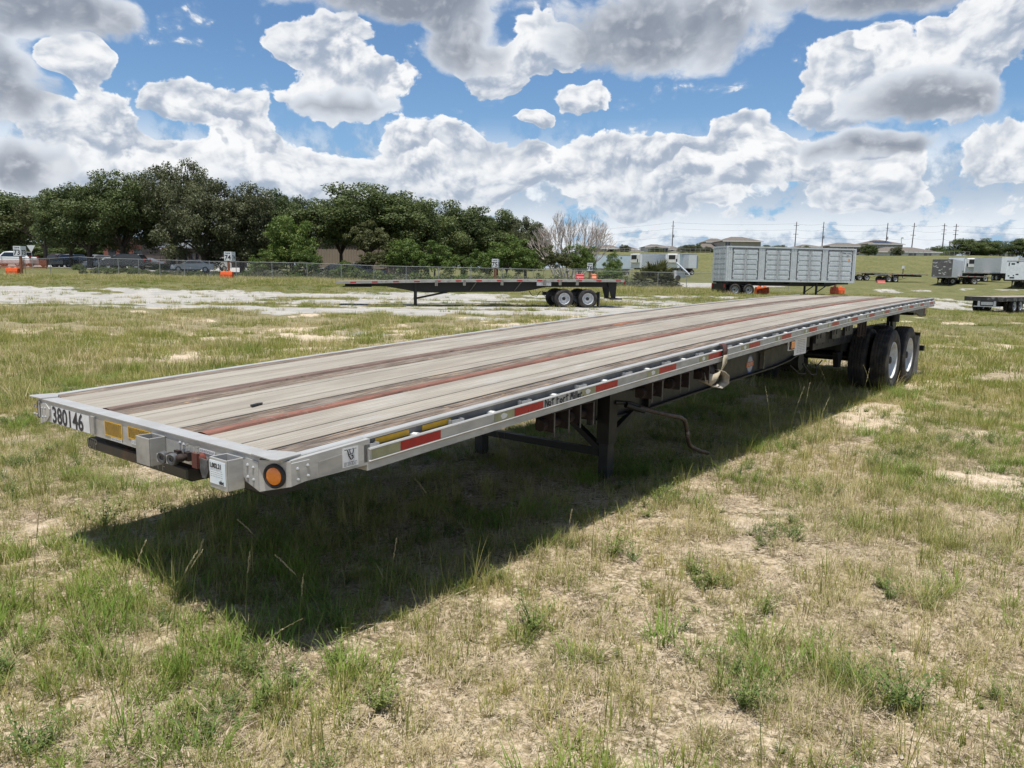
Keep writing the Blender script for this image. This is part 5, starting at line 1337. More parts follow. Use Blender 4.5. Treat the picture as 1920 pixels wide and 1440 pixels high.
for i, (px, D, s, zo, lab) in enumerate([(1232,84,2.3,.2,'tallest clump of spiky palmetto fronds in front of the refrigerated trailers'),(1212,83,1.7,0,'left low palmetto clump of spiky fronds'),(1248,82,1.6,0,'right low palmetto clump of spiky fronds beside the solar sign'),(500,81,1.6,.1,'palmetto clump under the oaks left of the tan building')]):
    g = GP(px, D); r = thing('palmetto', lab, 'palmetto', (g.x,g.y,g.z+zo), 0, 'palmettos by the fence'); link('fronds', PM[i % 2], r, (0,0,.2), (0,0,i), (s,s,s)); link('fronds', PM[(i+1) % 2], r, (.4,.3,.5), (0,0,i+2), (s*.8,s*.8,s*.9))
# bare tree
def bare_tree():
    g = GP(1068, 100); r = thing('bare_tree', 'leafless pale branching tree fanning out above the bushes near sign 76', 'tree', g)
    R = random.Random(9); mb = MB(); cnt = [0]
    def grow_(p, d, l, rad, dep):
        e = p+d*l; m = p.lerp(e, .5)+Vector((R.uniform(-1,1),R.uniform(-1,1),R.uniform(-.3,.3)))*l*.07
        mb.tube([tuple(p),tuple(m),tuple(e)], rad, 4 if dep > 1 else 6, False, rad*.70); cnt[0] += 1
        if dep >= 6: return
        for k in range(2 if dep else 3 if R.random() < .5 else 2):
            t = Vector((R.uniform(-1,1),R.uniform(-1,1),R.uniform(-.35,.75))); nd = (d+t*.48+Vector((0,0,.08))).normalized()
            grow_(e, nd, l*R.uniform(.68,.88), rad*.70, dep+1)
    rt = Vector((RT[0], RT[1], 0)).normalized(); fw = Vector((FW[0],FW[1],0)).normalized()
    for k in range(13):
        q = (k-6)/6; d = (Vector((0,0,1))+rt*q*.85+fw*R.uniform(-.5,.5)).normalized()
        grow_(rt*q*1.2+fw*R.uniform(-.6,.6)+Vector((0,0,.2)), d, 2.25*(1-.12*abs(q)), .12, 0)
    mb.build('branches', M_BARE, r)
bare_tree()
# trees beyond the houses on the right
for (px, D, w, top, cr, lab) in [(1815,235,15,445,OAK[1],'round dark tree clump left part, right of the last power poles'),(1845,238,13,448,OAK[2],'round dark tree clump right part, before the white roofed building'),(1916,225,12,446,OAK[0],'dark tree at the right edge of the picture'),(1755,255,7,460,OAK[0],'small tree left of the dark tree clump'),(1775,250,6,466,BRI[0],'small green tree under the last power poles')]:
    tree('oak_tree', lab, 'tree', px, D, w, top, cr, .1, TRK[0], 'trees beyond the embankment')
for i, (px, D, w, top, lab) in enumerate([(1170,215,3.6,458,'small tree between the beige house and its neighbour'),(1229,212,4,462,'small tree before the white two storey house'),(1290,216,7,458,'dark tree right of the first pole'),(1304,230,4,456,'dark tree behind the low porch house'),(1324,212,4,462,'small tree left of the container top'),(1626,215,5,457,'small round tree left of the solar roof house'),(1678,212,4,462,'small bush before the long low house'),(1438,330,14,457,'far dark trees behind the container roof'),(1464,330,9,458,'far dark trees right of the big two storey house'),(1508,215,3,460,'small tree before the brown roofed house')]):
    tree('garden_tree', lab, 'tree', px, D, w, top, OAK[i % 3] if i % 2 else DUSK[0], .05, TRK[1], 'small trees among the houses')

# ------------------------------------------------------------------ houses on the embankment
M_ROOF = surf('shingle_roof', (.155,.132,.112), (.115,.098,.084), 2, rough=.9)
M_ROOFG = surf('shingle_roof_grey', (.20,.19,.18), (.14,.13,.13), 2, rough=.9)
def house(label, px0, px1, D, eave, top, base, wall, roof=None, depth=11, wins=(), two=False, base_z=None, yaw=.12, ridge=.35, cat='house'):
    a, b = P3(px0,eave,D), P3(px1,eave,D); w = (b-a).xy.length; g = P3(px0,base,D)
    r = thing('house', label, cat, (a.x, a.y, g.z), math.atan2(b.y-a.y, b.x-a.x), 'houses on the embankment')
    he = a.z-g.z; ht = P3(px0,top,D).z-g.z
    MB().box(0,w,0,depth,0,he).build('wall', wall, r)
    e = .6; m = MB(); ra = w*ridge
    m.add([(-e,-e,he),(w+e,-e,he),(w+e,depth+e,he),(-e,depth+e,he),(ra,depth/2,ht),(w-ra,depth/2,ht)], [(0,1,5,4),(1,2,5),(2,3,4,5),(3,0,4),(3,2,1,0)]); ro = m.build('roof', roof or M_ROOF, r)
    MB().box(-e-.02,w+e+.02,-e-.05,-e,he-.22,he+.02).build('fascia', M_WHITE, ro)
    for (u, v, ww, hh_) in wins:
        x = u*w; z = v*he; wn_ = MB().box(x-ww/2-.12,x+ww/2+.12,-.06,-.002,z-hh_/2-.12,z+hh_/2+.12).build('window', M_WHITE, r)
        MB().box(x-ww/2,x-.04,-.08,-.062,z-hh_/2,z+hh_/2).build('pane', M_GLASS, wn_); MB().box(x+.04,x+ww/2,-.08,-.062,z-hh_/2,z+hh_/2).build('pane', M_GLASS, wn_)
    return r
WB = surf('stucco_beige', (.40,.36,.30), (.36,.32,.27), 1); WW = surf('stucco_white', (.58,.58,.57), (.52,.52,.51), 1); WT = surf('stucco_tan', (.34,.31,.255), (.30,.275,.22), 1); WG = surf('stucco_grey', (.36,.37,.38), (.32,.33,.34), 1)
house('beige house with a paired window right of the bare tree', 1122,1163,228,465.5,457.5,477,WB,wins=((.5,.45,3,2.2),))
house('beige house partly behind the bare tree, leftmost of the row', 1085,1121,235,466,459,477,WB,wins=((.6,.45,2,2),))
house('small brown roofed house right of the paired window house', 1166,1192,240,467,460,477,WW,wins=((.4,.5,2,1.6),))
house('very low brown roof in front of the white two storey house', 1178,1216,218,475,467,478,WB)
house('white two storey house with windows left of the first pole', 1212,1252,232,462.5,456.5,477,WW,wins=((.2,.3,1.4,2),(.75,.55,3.4,1.8)),two=True)
house('pale house at the foot of the first pole', 1248,1278,240,467,460,477,WW,wins=((.5,.5,1.6,1.6),))
house('low hipped roof between the first pole and the porch house', 1266,1290,222,474,467,478,WB)
house('low wide porch house left of the container', 1300,1372,232,465,455,477,WT,M_ROOF,12,wins=((.25,.4,4,2),(.6,.4,4,2)))
house('tan two storey house with shallow roof behind the porch house', 1326,1366,262,453.5,445.5,472,WT)
house('largest tan two storey house above the container', 1358,1427,225,451.5,441.5,474,WT,M_ROOF,13,wins=((.10,.72,1.6,1.4),))
house('low brown roof above the middle of the container', 1505,1538,240,462.5,457,472,WB)
house('wide beige house left of the solar roof house', 1558,1628,238,461,453.5,476,WB,wins=((.35,.5,2,1.6),(.7,.5,2,1.6)))
h_ = house('grey house with dark solar panels on its brown roof', 1630,1693,250,457,447.5,476,WG,M_ROOF,13,wins=((.15,.55,2,1.8),(.75,.5,2,1.6)),ridge=.42)
house('long low brown roofed house below the power poles', 1648,1762,222,471.5,461,479,WW,M_ROOF,13,wins=((.3,.5,2.4,1.2),(.55,.5,2.4,1.2),(.8,.5,2.4,1.2)),ridge=.28)
house('low white building with pale roof between the two right hand tree clumps', 1866,1908,250,473,467.5,481,WW,surf('white_roof', (.62,.62,.62)),10,wins=((.3,.5,2,1.2),(.7,.5,2,1.2)),cat='building')
sp_ = MB()
for i in range(4):
    for j in range(2): sp_.box(1.9+1.5*i,3.3+1.5*i,.4+2.0*j,2.3+2.0*j,0,.06)
so = sp_.build('solar_panel', plain('solar_dark', (.02,.022,.03), .2), h_); so.location = (0,.2,3.45); so.rotation_euler = (math.radians(13),0,0)
# white rail fence on the crest
def crest(px, py=477.5, D=196): g = GP(px, D); return g
for (a, b, lab) in ((1160,1330,'long white rail fence on the embankment left of the container'),(1700,1815,'low pale rail fence on the crest of the embankment at right')):
    r = thing('rail_fence', lab, 'fence', crest(a)); p0 = crest(a); n = int((b-a)/9)
    pts = [crest(a+(b-a)*i/n)-p0 for i in range(n+1)]
    pm = MB().box(-.035,.035,-.035,.035,0,1.2).mesh('fence_post', surf('rail_dull', (.34,.34,.32)))
    for p in pts: link('fence_post', pm, r, p)
    m = MB()
    for p, q in zip(pts, pts[1:]):
        for z_ in (.5, 1.1): m.bar(p+Vector((0,0,z_)), q+Vector((0,0,z_)), .04, .07)
    m.build('rail', surf('rail_dull', (.34,.34,.32)), r)

# ------------------------------------------------------------------ power poles and wires
M_POLE = surf('pole_wood', (.085,.075,.068), (.055,.048,.043), 3, (3,3,.5), .9)
POLES = [(1260,468,1262.5,414,0),(1490,463,1494,416,1),(1541,463,1545,416,0),(1659,475,1665,418,0),(1708,474,1715,418,1),(1767,466,1771.5,419,2),(1789,468,1793.5,420,2),(1780,475,1781,452,3),(1573,0,0,0,9),(1805,470,1806,446,3)]
tops = []
names = {0:'tall plain power pole, ',1:'tall power pole with a side arm, ',2:'tall power pole with several short crossarms, ',3:'short dark pole '}
where = ['leftmost, behind the white house','first one above the container','second one above the container','before the solar roof house','at the middle of the long low house','left one of the close pair before the trees','right one of the close pair before the trees','under the close pair','','beside the dark tree clump']
for i, (bx_, by_, tx, ty, k) in enumerate(POLES):
    if k == 9: continue
    D = 262 if i < 7 else 240
    b = P3(bx_, by_, D); t = P3(tx, ty, D); b.z -= 2
    r = thing('power_pole', names[k]+where[i], 'pole', b, 0, 'power poles on the embankment')
    MB().cyl((0,0,0), tuple(t-b), .20 if k != 3 else .16, 8, .12).build('shaft', M_POLE, r)
    if k in (0,1,2):
        rt = Vector((RT[0],RT[1],0)).normalized(); d = (t-b).normalized(); m = MB()
        for q in ([1.8] if k == 0 else [1.2,4.2] if k == 1 else [.8,2.2,3.6]):
            c = (t-b)-d*q; m.bar(c-rt*(.9 if k else .6), c+rt*(.9 if k else .6), .12, .12)
        m.build('crossarm', M_POLE, r)
        m = MB(); c = (t-b)-d*(5.2); m.cyl(tuple(c+rt*.35-Vector((0,0,.5))), tuple(c+rt*.35+Vector((0,0,.5))), .25, 8); 
        if k == 0: m.build('transformer', M_GALV, r)
        tops.append((bx_, t))
M_WIRE = plain('wire', (.09,.10,.11), .6)
for lvl, lab in ((.6,'highest overhead wire strung along the power poles'),(2.6,'second overhead wire strung along the power poles'),(5.2,'third overhead wire strung along the power poles'),(9.0,'lowest overhead wire strung along the power poles')):
    pts = [P3(1040,430,262)]+[t for _, t in tops]+[P3(2010,424,262)]; m = MB()
    for a, b in zip(pts, pts[1:]):
        a = a-Vector((0,0,lvl)); b = b-Vector((0,0,lvl)); n = 8
        m.tube([a.lerp(b, q/n)-Vector((0,0,4*.5*(q/n)*(1-q/n))) for q in range(n+1)], .022, 4, False)
    tag(m.build('power_line', M_WIRE), lab, 'wire', 'overhead wires')
for px, lab in ((1690,'thin far mast with a small head right of the solar roof house'),(1866,'thin far floodlight mast at the right')):
    b = P3(px, 474, 330); t = P3(px, 446 if px < 1700 else 453, 330); r = thing('mast', lab, 'mast', b); MB().cyl((0,0,0), tuple(t-b), .14, 6).build('shaft', M_GALV, r); MB().box(-1.1,1.1,-.2,.2,(t-b).z-.3,(t-b).z+.1).build('head', M_GALV, r)

# ------------------------------------------------------------------ chain link fence
def mesh_mat():
    m, T, b, out = newmat('chain_link')
    T.put(b.inputs['Base Color'], (.38,.39,.40)); b.inputs['Metallic'].default_value = .5; b.inputs['Roughness'].default_value = .5
    tc = T.n.new('ShaderNodeUVMap'); u, v, _ = T.sep(tc.outputs[0])
    a = T.m('PINGPONG', T.add(u, v), .03); c = T.m('PINGPONG', T.sub(u, v), .03)
    f = T.m('LESS_THAN', T.mn(a, c), .0016)
    tr = T.n.new('ShaderNodeBsdfTransparent'); mx = T.n.new('ShaderNodeMixShader'); T.put(mx.inputs[0], f)
    m.node_tree.links.new(tr.outputs[0], mx.inputs[1]); m.node_tree.links.new(b.outputs[0], mx.inputs[2]); m.node_tree.links.new(mx.outputs[0], out.inputs[0]); return m
M_CHAIN = mesh_mat()
def chain_fence(label, nodes, h=1.75, arm=False):
    pts = []
    for (pa, da), (pb, db) in zip(nodes, nodes[1:]):
        A_, B_ = GP(pa, da), GP(pb, db); n = max(1, round((B_-A_).xy.length/3.05))
        for i in range(n): q = A_.lerp(B_, i/n); q.z = tz(q.x, q.y); pts.append(q)
    pts.append(GP(*nodes[-1])); o = pts[0].copy(); r = thing('chain_link_fence', label, 'fence', o)
    M_FEN = surf('fence_grey', (.30,.31,.31), (.24,.25,.25), 10, rough=.6)
    pm = MB().cyl((0,0,-.2),(0,0,h+.05),.032,8).mesh('fence_post', M_FEN)
    for p in pts: link('fence_post', pm, r, p-o)
    m = MB(); m.tube([tuple(p-o+Vector((0,0,h))) for p in pts], .024, 6, False); m.build('top_rail', M_FEN, r)
    me = bpy.data.meshes.new('wire_mesh'); V = []; F = []; uv = []; s = 0
    for i, p in enumerate(pts):
        if i: s += (pts[i]-pts[i-1]).xy.length
        V += [tuple(p-o+Vector((0,0,.03))), tuple(p-o+Vector((0,0,h)))]; uv += [(s,0),(s,h)]
    F = [(2*i,2*i+2,2*i+3,2*i+1) for i in range(len(pts)-1)]
    me.from_pydata(V, [], F); ul = me.uv_layers.new(name='UVMap')
    for l in me.loops: ul.data[l.index].uv = uv[l.vertex_index]
    me.materials.append(M_CHAIN); link('wire_mesh', me, r)
    return r
chain_fence('long chain link fence with galvanised posts behind the numbered signs', [(150,80),(300,75),(443,71.5),(640,74),(1000,75.5),(1180,76),(1288,76.5),(1480,80)])
chain_fence('left section of chain link fence beside sign 73', [(-60,66),(95,76),(150,80)])
chain_fence('second chain link fence with gate bracing behind sign 76', [(1000,92),(1040,86),(1120,88),(1185,86)], 1.9)

# signs on posts and plastic barrier blocks
M_SIGN = surf('sign_white', (.70,.72,.73), (.62,.64,.65), 3); M_POST = surf('post_rust_red', (.25,.10,.05), (.18,.075,.04), 5)
M_ORANGE = surf('orange_plastic', (.74,.115,.02), (.60,.085,.015), 3, rough=.45)
def block(root, x, y, z, w=1.1, h=.62, d=.55, rz=0.0):
    m = MB(); m.prism([(-d/2,0),(d/2,0),(d/2,h*.55),(d*.36,h),(-d*.36,h),(-d/2,h*.55)], 'x', -w/2, w/2); o = m.build('block', M_ORANGE, root)
    o.location = (x,y,z); o.rotation_euler = (0,0,rz); md = o.modifiers.new('bevel','BEVEL'); md.width = .04; md.segments = 2
    m = MB()
    for q in (-.25,.25): m.lathe([(0,.11),(.05,.11),(.08,.06),(.08,0)], (q*w,0,h), (0,0,1), 10)
    m.box(-w*.30,-w*.20,-d/2-.012,-d/2-.001,.05,h*.5); m.box(w*.20,w*.30,-d/2-.012,-d/2-.001,.05,h*.5)
    m.build('cap', surf('orange_pale', (.80,.25,.08)), o); return o
RW = math.atan2(RT[1], RT[0])
def sign(num, pxp, D, board, post_bot, blk, lab, two=True):
    g = GP(pxp, D); r = thing('lane_sign', lab, 'sign', g, RW, 'numbered lane signs')
    x0, x1, y0, y1 = board; sc = D/FPX; w = (x1-x0)*sc; zt_ = P3(pxp,y0,D).z-g.z; zb = P3(pxp,y1,D).z-g.z; xc = ((x0+x1)/2-pxp)*sc
    MB().box(-.09,.09,.0,.16,-.1,zt_-.05).build('post', M_POST, r)
    b = MB().box(xc-w/2,xc+w/2,-.03,-.001,zb,zt_).build('panel', M_SIGN, r)
    hh_ = zt_-zb
    m1 = text_mesh('numerals', num, hh_*.74, M_TEXT, .002, .012, 'CENTER', .95); o = link('numerals', m1, b); o.matrix_local = Matrix(((1,0,0,xc),(0,0,-1,-.034),(0,1,0,zb+hh_*.12),(0,0,0,1)))
    m2 = text_mesh('lettering', 'Lane', hh_*.24, M_TEXT, .002, .004, 'CENTER', 1.2); o = link('lettering', m2, b); o.matrix_local = Matrix(((1,0,0,xc),(0,0,-1,-.034),(0,1,0,zb+hh_*.78),(0,0,0,1)))
    if two:
        b2 = MB().box(-.015,.015,0,w*.9,zb,zt_).build('side_panel', M_SIGN, r); b2.location = (xc+w/2+.02,-.0,0); b2.rotation_euler = (0,0,-.20)
        m3 = text_mesh('numerals', num, hh_*.66, M_TEXT, .002, .010, 'CENTER', .8); o = link('numerals', m3, b2); o.matrix_local = Matrix(((0,0,1,.018),(1,0,0,w*.45),(0,1,0,zb+hh_*.14),(0,0,0,1)))
    if blk:
        block(r, (blk-pxp)*sc, -.05, .22)
    return r
sign('73', 39.5, 70, (28,41.5,461.5,480), 520, 25, 'white sign reading Lane 73 on a rusty post with an orange block at left')
sign('74', 428.5, 71, (421.5,435,472,489), 526, 426, 'white sign reading Lane 74 on a rusty post with an orange block')
sign('75', 929, 70, (922,933,485.5,501.5), 526, 0, 'white sign reading Lane 75 above the middle of the black flatbed')
sign('76', 1106, 71, (1100.5,1110,493,508), 526, 0, 'small white sign reading Lane 76 above the tail of the black flatbed')
for px, D, lab in ((1428,68.5,'orange plastic block on the grass beneath the middle of the grey container'),(1569.5,69.5,'orange plastic block at the foot of the post near the container nose')):
    g = P3(px, 551, D); r = thing('barrier_block', lab, 'barrier', (g.x, g.y, P3(px,551.5,D).z), RW+.12, 'orange plastic blocks'); block(r, 0, 0, 0, 1.16, .64)
    MB().box(-.08,.08,.35,.5,0,1.3).build('post', M_POST, r)
for px, D, c, lab in ((1088,80,(.60,.035,.045),'red plastic barrier behind the fence left of sign 76'),(1114,80,(.75,.20,.08),'orange plastic barrier behind the fence right of sign 76')):
    g = GP(px, D); w = .42 if px < 1100 else .26
    m = MB(); m.prism([(-.25,0),(.25,0),(.22,.18),(.13,.32),(.11,.55),(-.11,.55),(-.13,.32),(-.22,.18)], 'x', -w, w)
    r = thing('plastic_barrier', lab, 'barrier', (g.x,g.y,P3(px,524,D).z), RW); o = m.build('shell', plain('barrier_%d' % px, c, .5), r); o.modifiers.new('bevel','BEVEL').width = .05
    MB().cyl((-w*.5,-.262,.11),(-w*.5,-.235,.11),.05,8).build('drain_plug', M_WHITE, r)
# solar message sign beside the palmetto
g = GP(1276, 82); r = thing('solar_sign', 'white wheeled unit with a tilted solar panel right of the palmetto', 'solar sign', (g.x,g.y,P3(1276,526,82).z), RW)
MB().box(-.75,.45,-.4,.5,.25,1.05).build('cabinet', M_WHITE, r); s_ = MB().box(-.95,.95,-.55,.55,-.04,.04).build('solar_panel', surf('panel_pale', (.50,.54,.60), (.40,.44,.50), 2, rough=.2), r); s_.location = (.25,-.1,1.25); s_.rotation_euler = (.25,.72,0)
MB().cyl((-.35,-.5,.28),(-.35,-.42,.28),.28,12).build('wheel', M_TYRE, r); MB().box(.45,1.1,-.05,.05,.35,.45).build('drawbar', M_GALV, r); MB().box(-.1,.05,0,.1,1.0,1.5).build('mast', M_GALV, r)

# ------------------------------------------------------------------ parking lot and buildings on the left
def sheet(name, mat, corners, lift=.02, n=26, thin=0.0):
    (p0, d0), (p1, d1), (p2, d2), (p3, d3) = corners; V = []; F = []
    for i in range(n+1):
        for j in range(n+1):
            u, v = i/n, j/n; px = (p0*(1-u)+p1*u)*(1-v)+(p3*(1-u)+p2*u)*v; D = (d0*(1-u)+d1*u)*(1-v)+(d3*(1-u)+d2*u)*v
            x, y = PT(px, D); V.append((x, y, tz(x, y)+lift))
    for i in range(n):
        for j in range(n): a = i*(n+1)+j; F.append((a, a+n+1, a+n+2, a+1))
    mb = MB(); mb.v = V; mb.f = F; return tag(mb.build(name, mat, None, True), kind='structure')
M_PAVE = surf('pavement', (.40,.385,.36), (.33,.32,.30), .8, rough=.9, c3=(.24,.235,.225), t3=(.58,.72), s3=.4)
sheet('parking_lot', M_PAVE, [(-80,85.5),(470,85.5),(470,122),(-80,135)], .06)
# cars
def car(label, px, D, yaw, paint, kind='sedan', group='cars in the parking lot', lift=0.0, s=1.0):
    g = GP(px, D); r = thing('parked_car', label, 'car', (g.x,g.y,g.z+.06+lift), RW+yaw, group)
    if kind == 'suv': L, H, hood, prof = 4.8, 1.72, .98, [(0,.35),(0,.85),(.12,1.02),(1.15,1.10),(1.75,1.66),(2.4,1.74),(4.1,1.70),(4.55,1.12),(4.75,.95),(4.8,.38)]
    elif kind == 'pickup': L, H, hood, prof = 5.6, 1.8, 1.05, [(0,.45),(0,.95),(.15,1.10),(1.4,1.18),(2.0,1.80),(3.4,1.82),(3.75,1.22),(3.8,1.16),(5.55,1.16),(5.6,.5)]
    else: L, H, hood, prof = 4.6, 1.44, .85, [(0,.30),(0,.66),(.12,.80),(1.15,.92),(1.95,1.40),(2.9,1.44),(3.75,1.05),(4.5,.98),(4.6,.75),(4.6,.32)]
    W = 1.82
    y0, y1 = -W/2, W/2
    # body tapers in towards the roof
    def yk(z_): return W/2*(1-.20*max(0, (z_-.95))/.8)
    n = len(prof); V = [(x, -yk(z_), z_) for x, z_ in prof]+[(x, yk(z_), z_) for x, z_ in prof]
    F = [tuple(range(n)), tuple(range(n, 2*n))[::-1]]+[(i, (i+1) % n, n+(i+1) % n, n+i) for i in range(n)]
    m = MB(); m.v = V; m.f = F; b = m.build('body', paint, r); bv = b.modifiers.new('bevel','BEVEL'); bv.width = .07; bv.segments = 2
    # side glass and screens
    cab = {'suv':[(1.45,1.14),(1.90,1.60),(3.95,1.60),(4.30,1.14)],'pickup':[(1.65,1.24),(2.08,1.72),(3.28,1.72),(3.52,1.24)],'sedan':[(1.45,.98),(2.02,1.33),(2.90,1.35),(3.50,1.02)]}[kind]
    for s_ in (-1, 1):
        m = MB(); m.add([(x, s_*(yk(z_)+.012), z_) for x, z_ in cab], [(0,1,2,3)]); m.build('side_window', M_GLASS, r)
    wi = {'suv':(3,4,6,7),'pickup':(3,4,5,6),'sedan':(3,4,5,6)}[kind]
    for a, c in ((wi[0],wi[1]),(wi[2],wi[3])):
        (xa, za), (xb, zb_) = prof[a], prof[c]; nx, nz = -(zb_-za), (xb-xa); l = math.hypot(nx, nz); nx, nz = nx/l*.015, nz/l*.015
        if nz < 0: nx, nz = -nx, -nz
        q = lambda t: (xa+(xb-xa)*t+nx, za+(zb_-za)*t+nz); (x1, z1), (x2, z2) = q(.08), q(.92)
        m = MB(); m.add([(x1,-yk(z1)+.10,z1),(x1,yk(z1)-.10,z1),(x2,yk(z2)-.10,z2),(x2,-yk(z2)+.10,z2)], [(0,1,2,3)]); m.build('windscreen' if a == wi[0] else 'rear_window', M_GLASS, r)
    for x in (.85, L-.95):
        for s_ in (-1, 1):
            y = s_*(W/2-.10); t = MB(); t.lathe([(-.11,.18),(-.11,.30),(-.09,.335),(.09,.335),(.11,.30),(.11,.18)], (x,y,.335), (0,s_,0), 18); to = t.build('tyre', M_TYRE, r, True)
            m = MB(); m.lathe([(.09,.205),(.10,.19),(.07,.05),(.10,.0)], (x,y,.335), (0,s_,0), 12); m.build('rim', M_GALV, to)
    for s_ in (-1, 1):
        MB().box(-.015,.10,min(s_*.55,s_*.85),max(s_*.55,s_*.85),.62 if kind == 'sedan' else .78,.72 if kind == 'sedan' else .92).build('headlight', M_GLASS, r)
        MB().box(L-.10,L+.015,min(s_*.60,s_*.86),max(s_*.60,s_*.86),.72 if kind == 'sedan' else .95,.88 if kind == 'sedan' else 1.25).build('tail_light', plain('lamp_red', (.30,.01,.01), .3), r)
        MB().box(1.55,1.70,min(s_*.92,s_*1.05),max(s_*.92,s_*1.05),1.0,1.14).build('mirror', paint, r)
    return r
def paint(n, c): return surf('paint_'+n, c, c, 2, rough=.25, metal=0, rvar=.03, coat=.6)
PW, PK, PS, PR, PG = paint('white', (.72,.73,.74)), paint('black', (.015,.016,.018)), paint('silver', (.38,.41,.44)), paint('red', (.28,.02,.02)), paint('grey', (.12,.125,.13))
car('white suv behind sign 73 at the far left', -12, 88, 0, PW, 'suv')
car('white car behind the white suv at the left edge', -14, 97, .05, PW, 'sedan')
car('dark red brown suv seen from behind, right of sign 73', 82, 99, 1.35, paint('maroon', (.05,.025,.025)), 'suv')
car('black suv seen from behind under the yellowish tree', 108, 98, 1.4, PK, 'suv')
car('grey car in shade left of the red car', 152, 103, 1.2, PG, 'suv')
car('small red car beside the white suv in the lot', 180, 104, 1.45, PR, 'sedan')
car('silver car glimpsed left of the red car', 166, 97, 1.3, PS, 'sedan')
car('white suv parked nose in right of the red car', 190, 94, .75, PW, 'suv')
car('black pickup behind the grey coupe', 212, 104, .1, PK, 'pickup')
car('dark grey coupe beside the big oak trunk', 240, 99, -.05, PG, 'sedan')
car('black car nearest the fence under the oaks', 196, 85.5, .05, PK, 'suv')
car('silver car nearest the fence left of sign 74', 322, 86, .25, PS, 'sedan')
car('white car behind sign 74 and the silver car', 358, 96, .5, PW, 'suv')
car('black pickup behind the fence in front of the tan building', 628, 84, .25, PK, 'pickup', lift=-.05)
car('dark car behind the fence left of the black pickup', 590, 90, .2, PK, 'sedan')
# porch restaurant
A_ = P3(300,490,120); B_ = P3(378,490,120); g = tz(A_.x, A_.y); r = thing('porch_building', 'dark building with grey metal roofed porch, posts and bunting behind the oaks', 'building', (A_.x,A_.y,g), RW)
Wb = (B_-A_).xy.length; zz = lambda py: P3(330,py,120).z-g
M_BLDG = surf('building_dark', (.10,.08,.07), (.07,.055,.05), 1); M_METR = surf('metal_roof', (.16,.17,.18), (.12,.13,.14), 1.5, (8,1,1), .5)
MB().box(-4,Wb+3,2.5,12,0,zz(452)).build('wall', M_BLDG, r)
m = MB(); m.add([(-.5,-.6,zz(464)),(Wb+.6,-.6,zz(464)),(Wb+.6,4,zz(447)),(-.5,4,zz(447)),(-.5,-.6,zz(464)-.15),(Wb+.6,-.6,zz(464)-.15),(Wb+.6,4,zz(447)-.15),(-.5,4,zz(447)-.15)], [(0,1,2,3),(7,6,5,4),(0,4,5,1),(1,5,6,2),(2,6,7,3),(3,7,4,0)]); ro = m.build('porch_roof', M_METR, r)
m = MB(); m.add([(-4.5,2,zz(450)),(Wb+3.5,2,zz(450)),(Wb+3.5,7,zz(432)),(-4.5,7,zz(432)),(-4.5,12.5,zz(450)),(Wb+3.5,12.5,zz(450))], [(0,1,2,3),(3,2,5,4),(0,3,4),(1,5,2)]); m.build('roof', M_METR, r)
for k in range(8): x = .1+(Wb-.2)*k/7; MB().box(x-.09,x+.09,-.35,-.17,0,zz(464)-.16).build('porch_post', M_BLDG, r)
for k in range(3):
    c = .5+.75*k
    f = MB(); f.add([(c+.30*math.cos(t), -.66, zz(465)+.30*math.sin(t)) for t in [math.pi+math.pi*q/8 for q in range(9)]], [tuple(range(9))]); fo = f.build('bunting', plain('bunting_red', (.42,.03,.04), .8), r)
    for rr, cc, nm in ((.21,(.75,.75,.76),'white_band'),(.12,(.03,.06,.22),'blue_field')):
        f = MB(); f.add([(c+rr*math.cos(t), -.66-(.31-rr)*.05, zz(465)+rr*math.sin(t)) for t in [math.pi+math.pi*q/8 for q in range(9)]], [tuple(range(9))]); f.build(nm, plain('b_'+nm, cc, .8), fo)
for k in range(4): MB().box(1+1.5*k,1.9+1.5*k,2.44,2.49,1.0,2.2).build('window', M_GLASS, r)
MB().box(1.6,2.4,3.2,4.0,zz(450),zz(440)).build('chimney', surf('chimney_tan', (.30,.22,.12)), r)
# brick building glimpsed further left
A2 = P3(195,488,126); g2 = tz(A2.x,A2.y); r = thing('brick_building', 'low brick building glimpsed between the oaks above the parked cars', 'building', (A2.x,A2.y,g2), RW)
MB().box(0,9,0,6,0,4.4).build('wall', surf('brick_red', (.22,.09,.06), (.17,.07,.05), 2), r); MB().box(-.4,9.4,-.4,6.4,4.401,4.8).build('roof', M_ROOFG, r)
for k in range(4): MB().box(.8+2.1*k,2.0+2.1*k,-.04,-.002,1.2,2.8).build('window', M_GLASS, r)
# tan ribbed warehouse
A3 = P3(590,500,108); B3 = P3(680,500,110); g3 = tz(A3.x,A3.y); r = thing('metal_warehouse', 'tan ribbed metal building behind the big oak', 'building', (A3.x,A3.y,g3), RW)
Ww = 13.0; Hw = P3(630,452,109).z-g3; M_TAN = surf('tan_metal', (.36,.30,.245), (.33,.275,.225), 1, rough=.6)
MB().box(0,Ww,0,14,0,Hw).build('wall', M_TAN, r); rb = MB().prism([(-.05,0),(.05,0),(.03,-.05),(-.03,-.05)], 'z', .02, Hw-.02).mesh('wall_rib', M_TAN)
for k in range(34): link('wall_rib', rb, r, (.2+.38*k,0,0))
MB().box(-.2,Ww+.2,-.25,14.2,Hw+.001,Hw+.25).build('roof', surf('tan_roof', (.32,.28,.24)), r); MB().box(7.9,8.02,-.16,-.06,0,Hw).build('downpipe', M_BLDG, r)
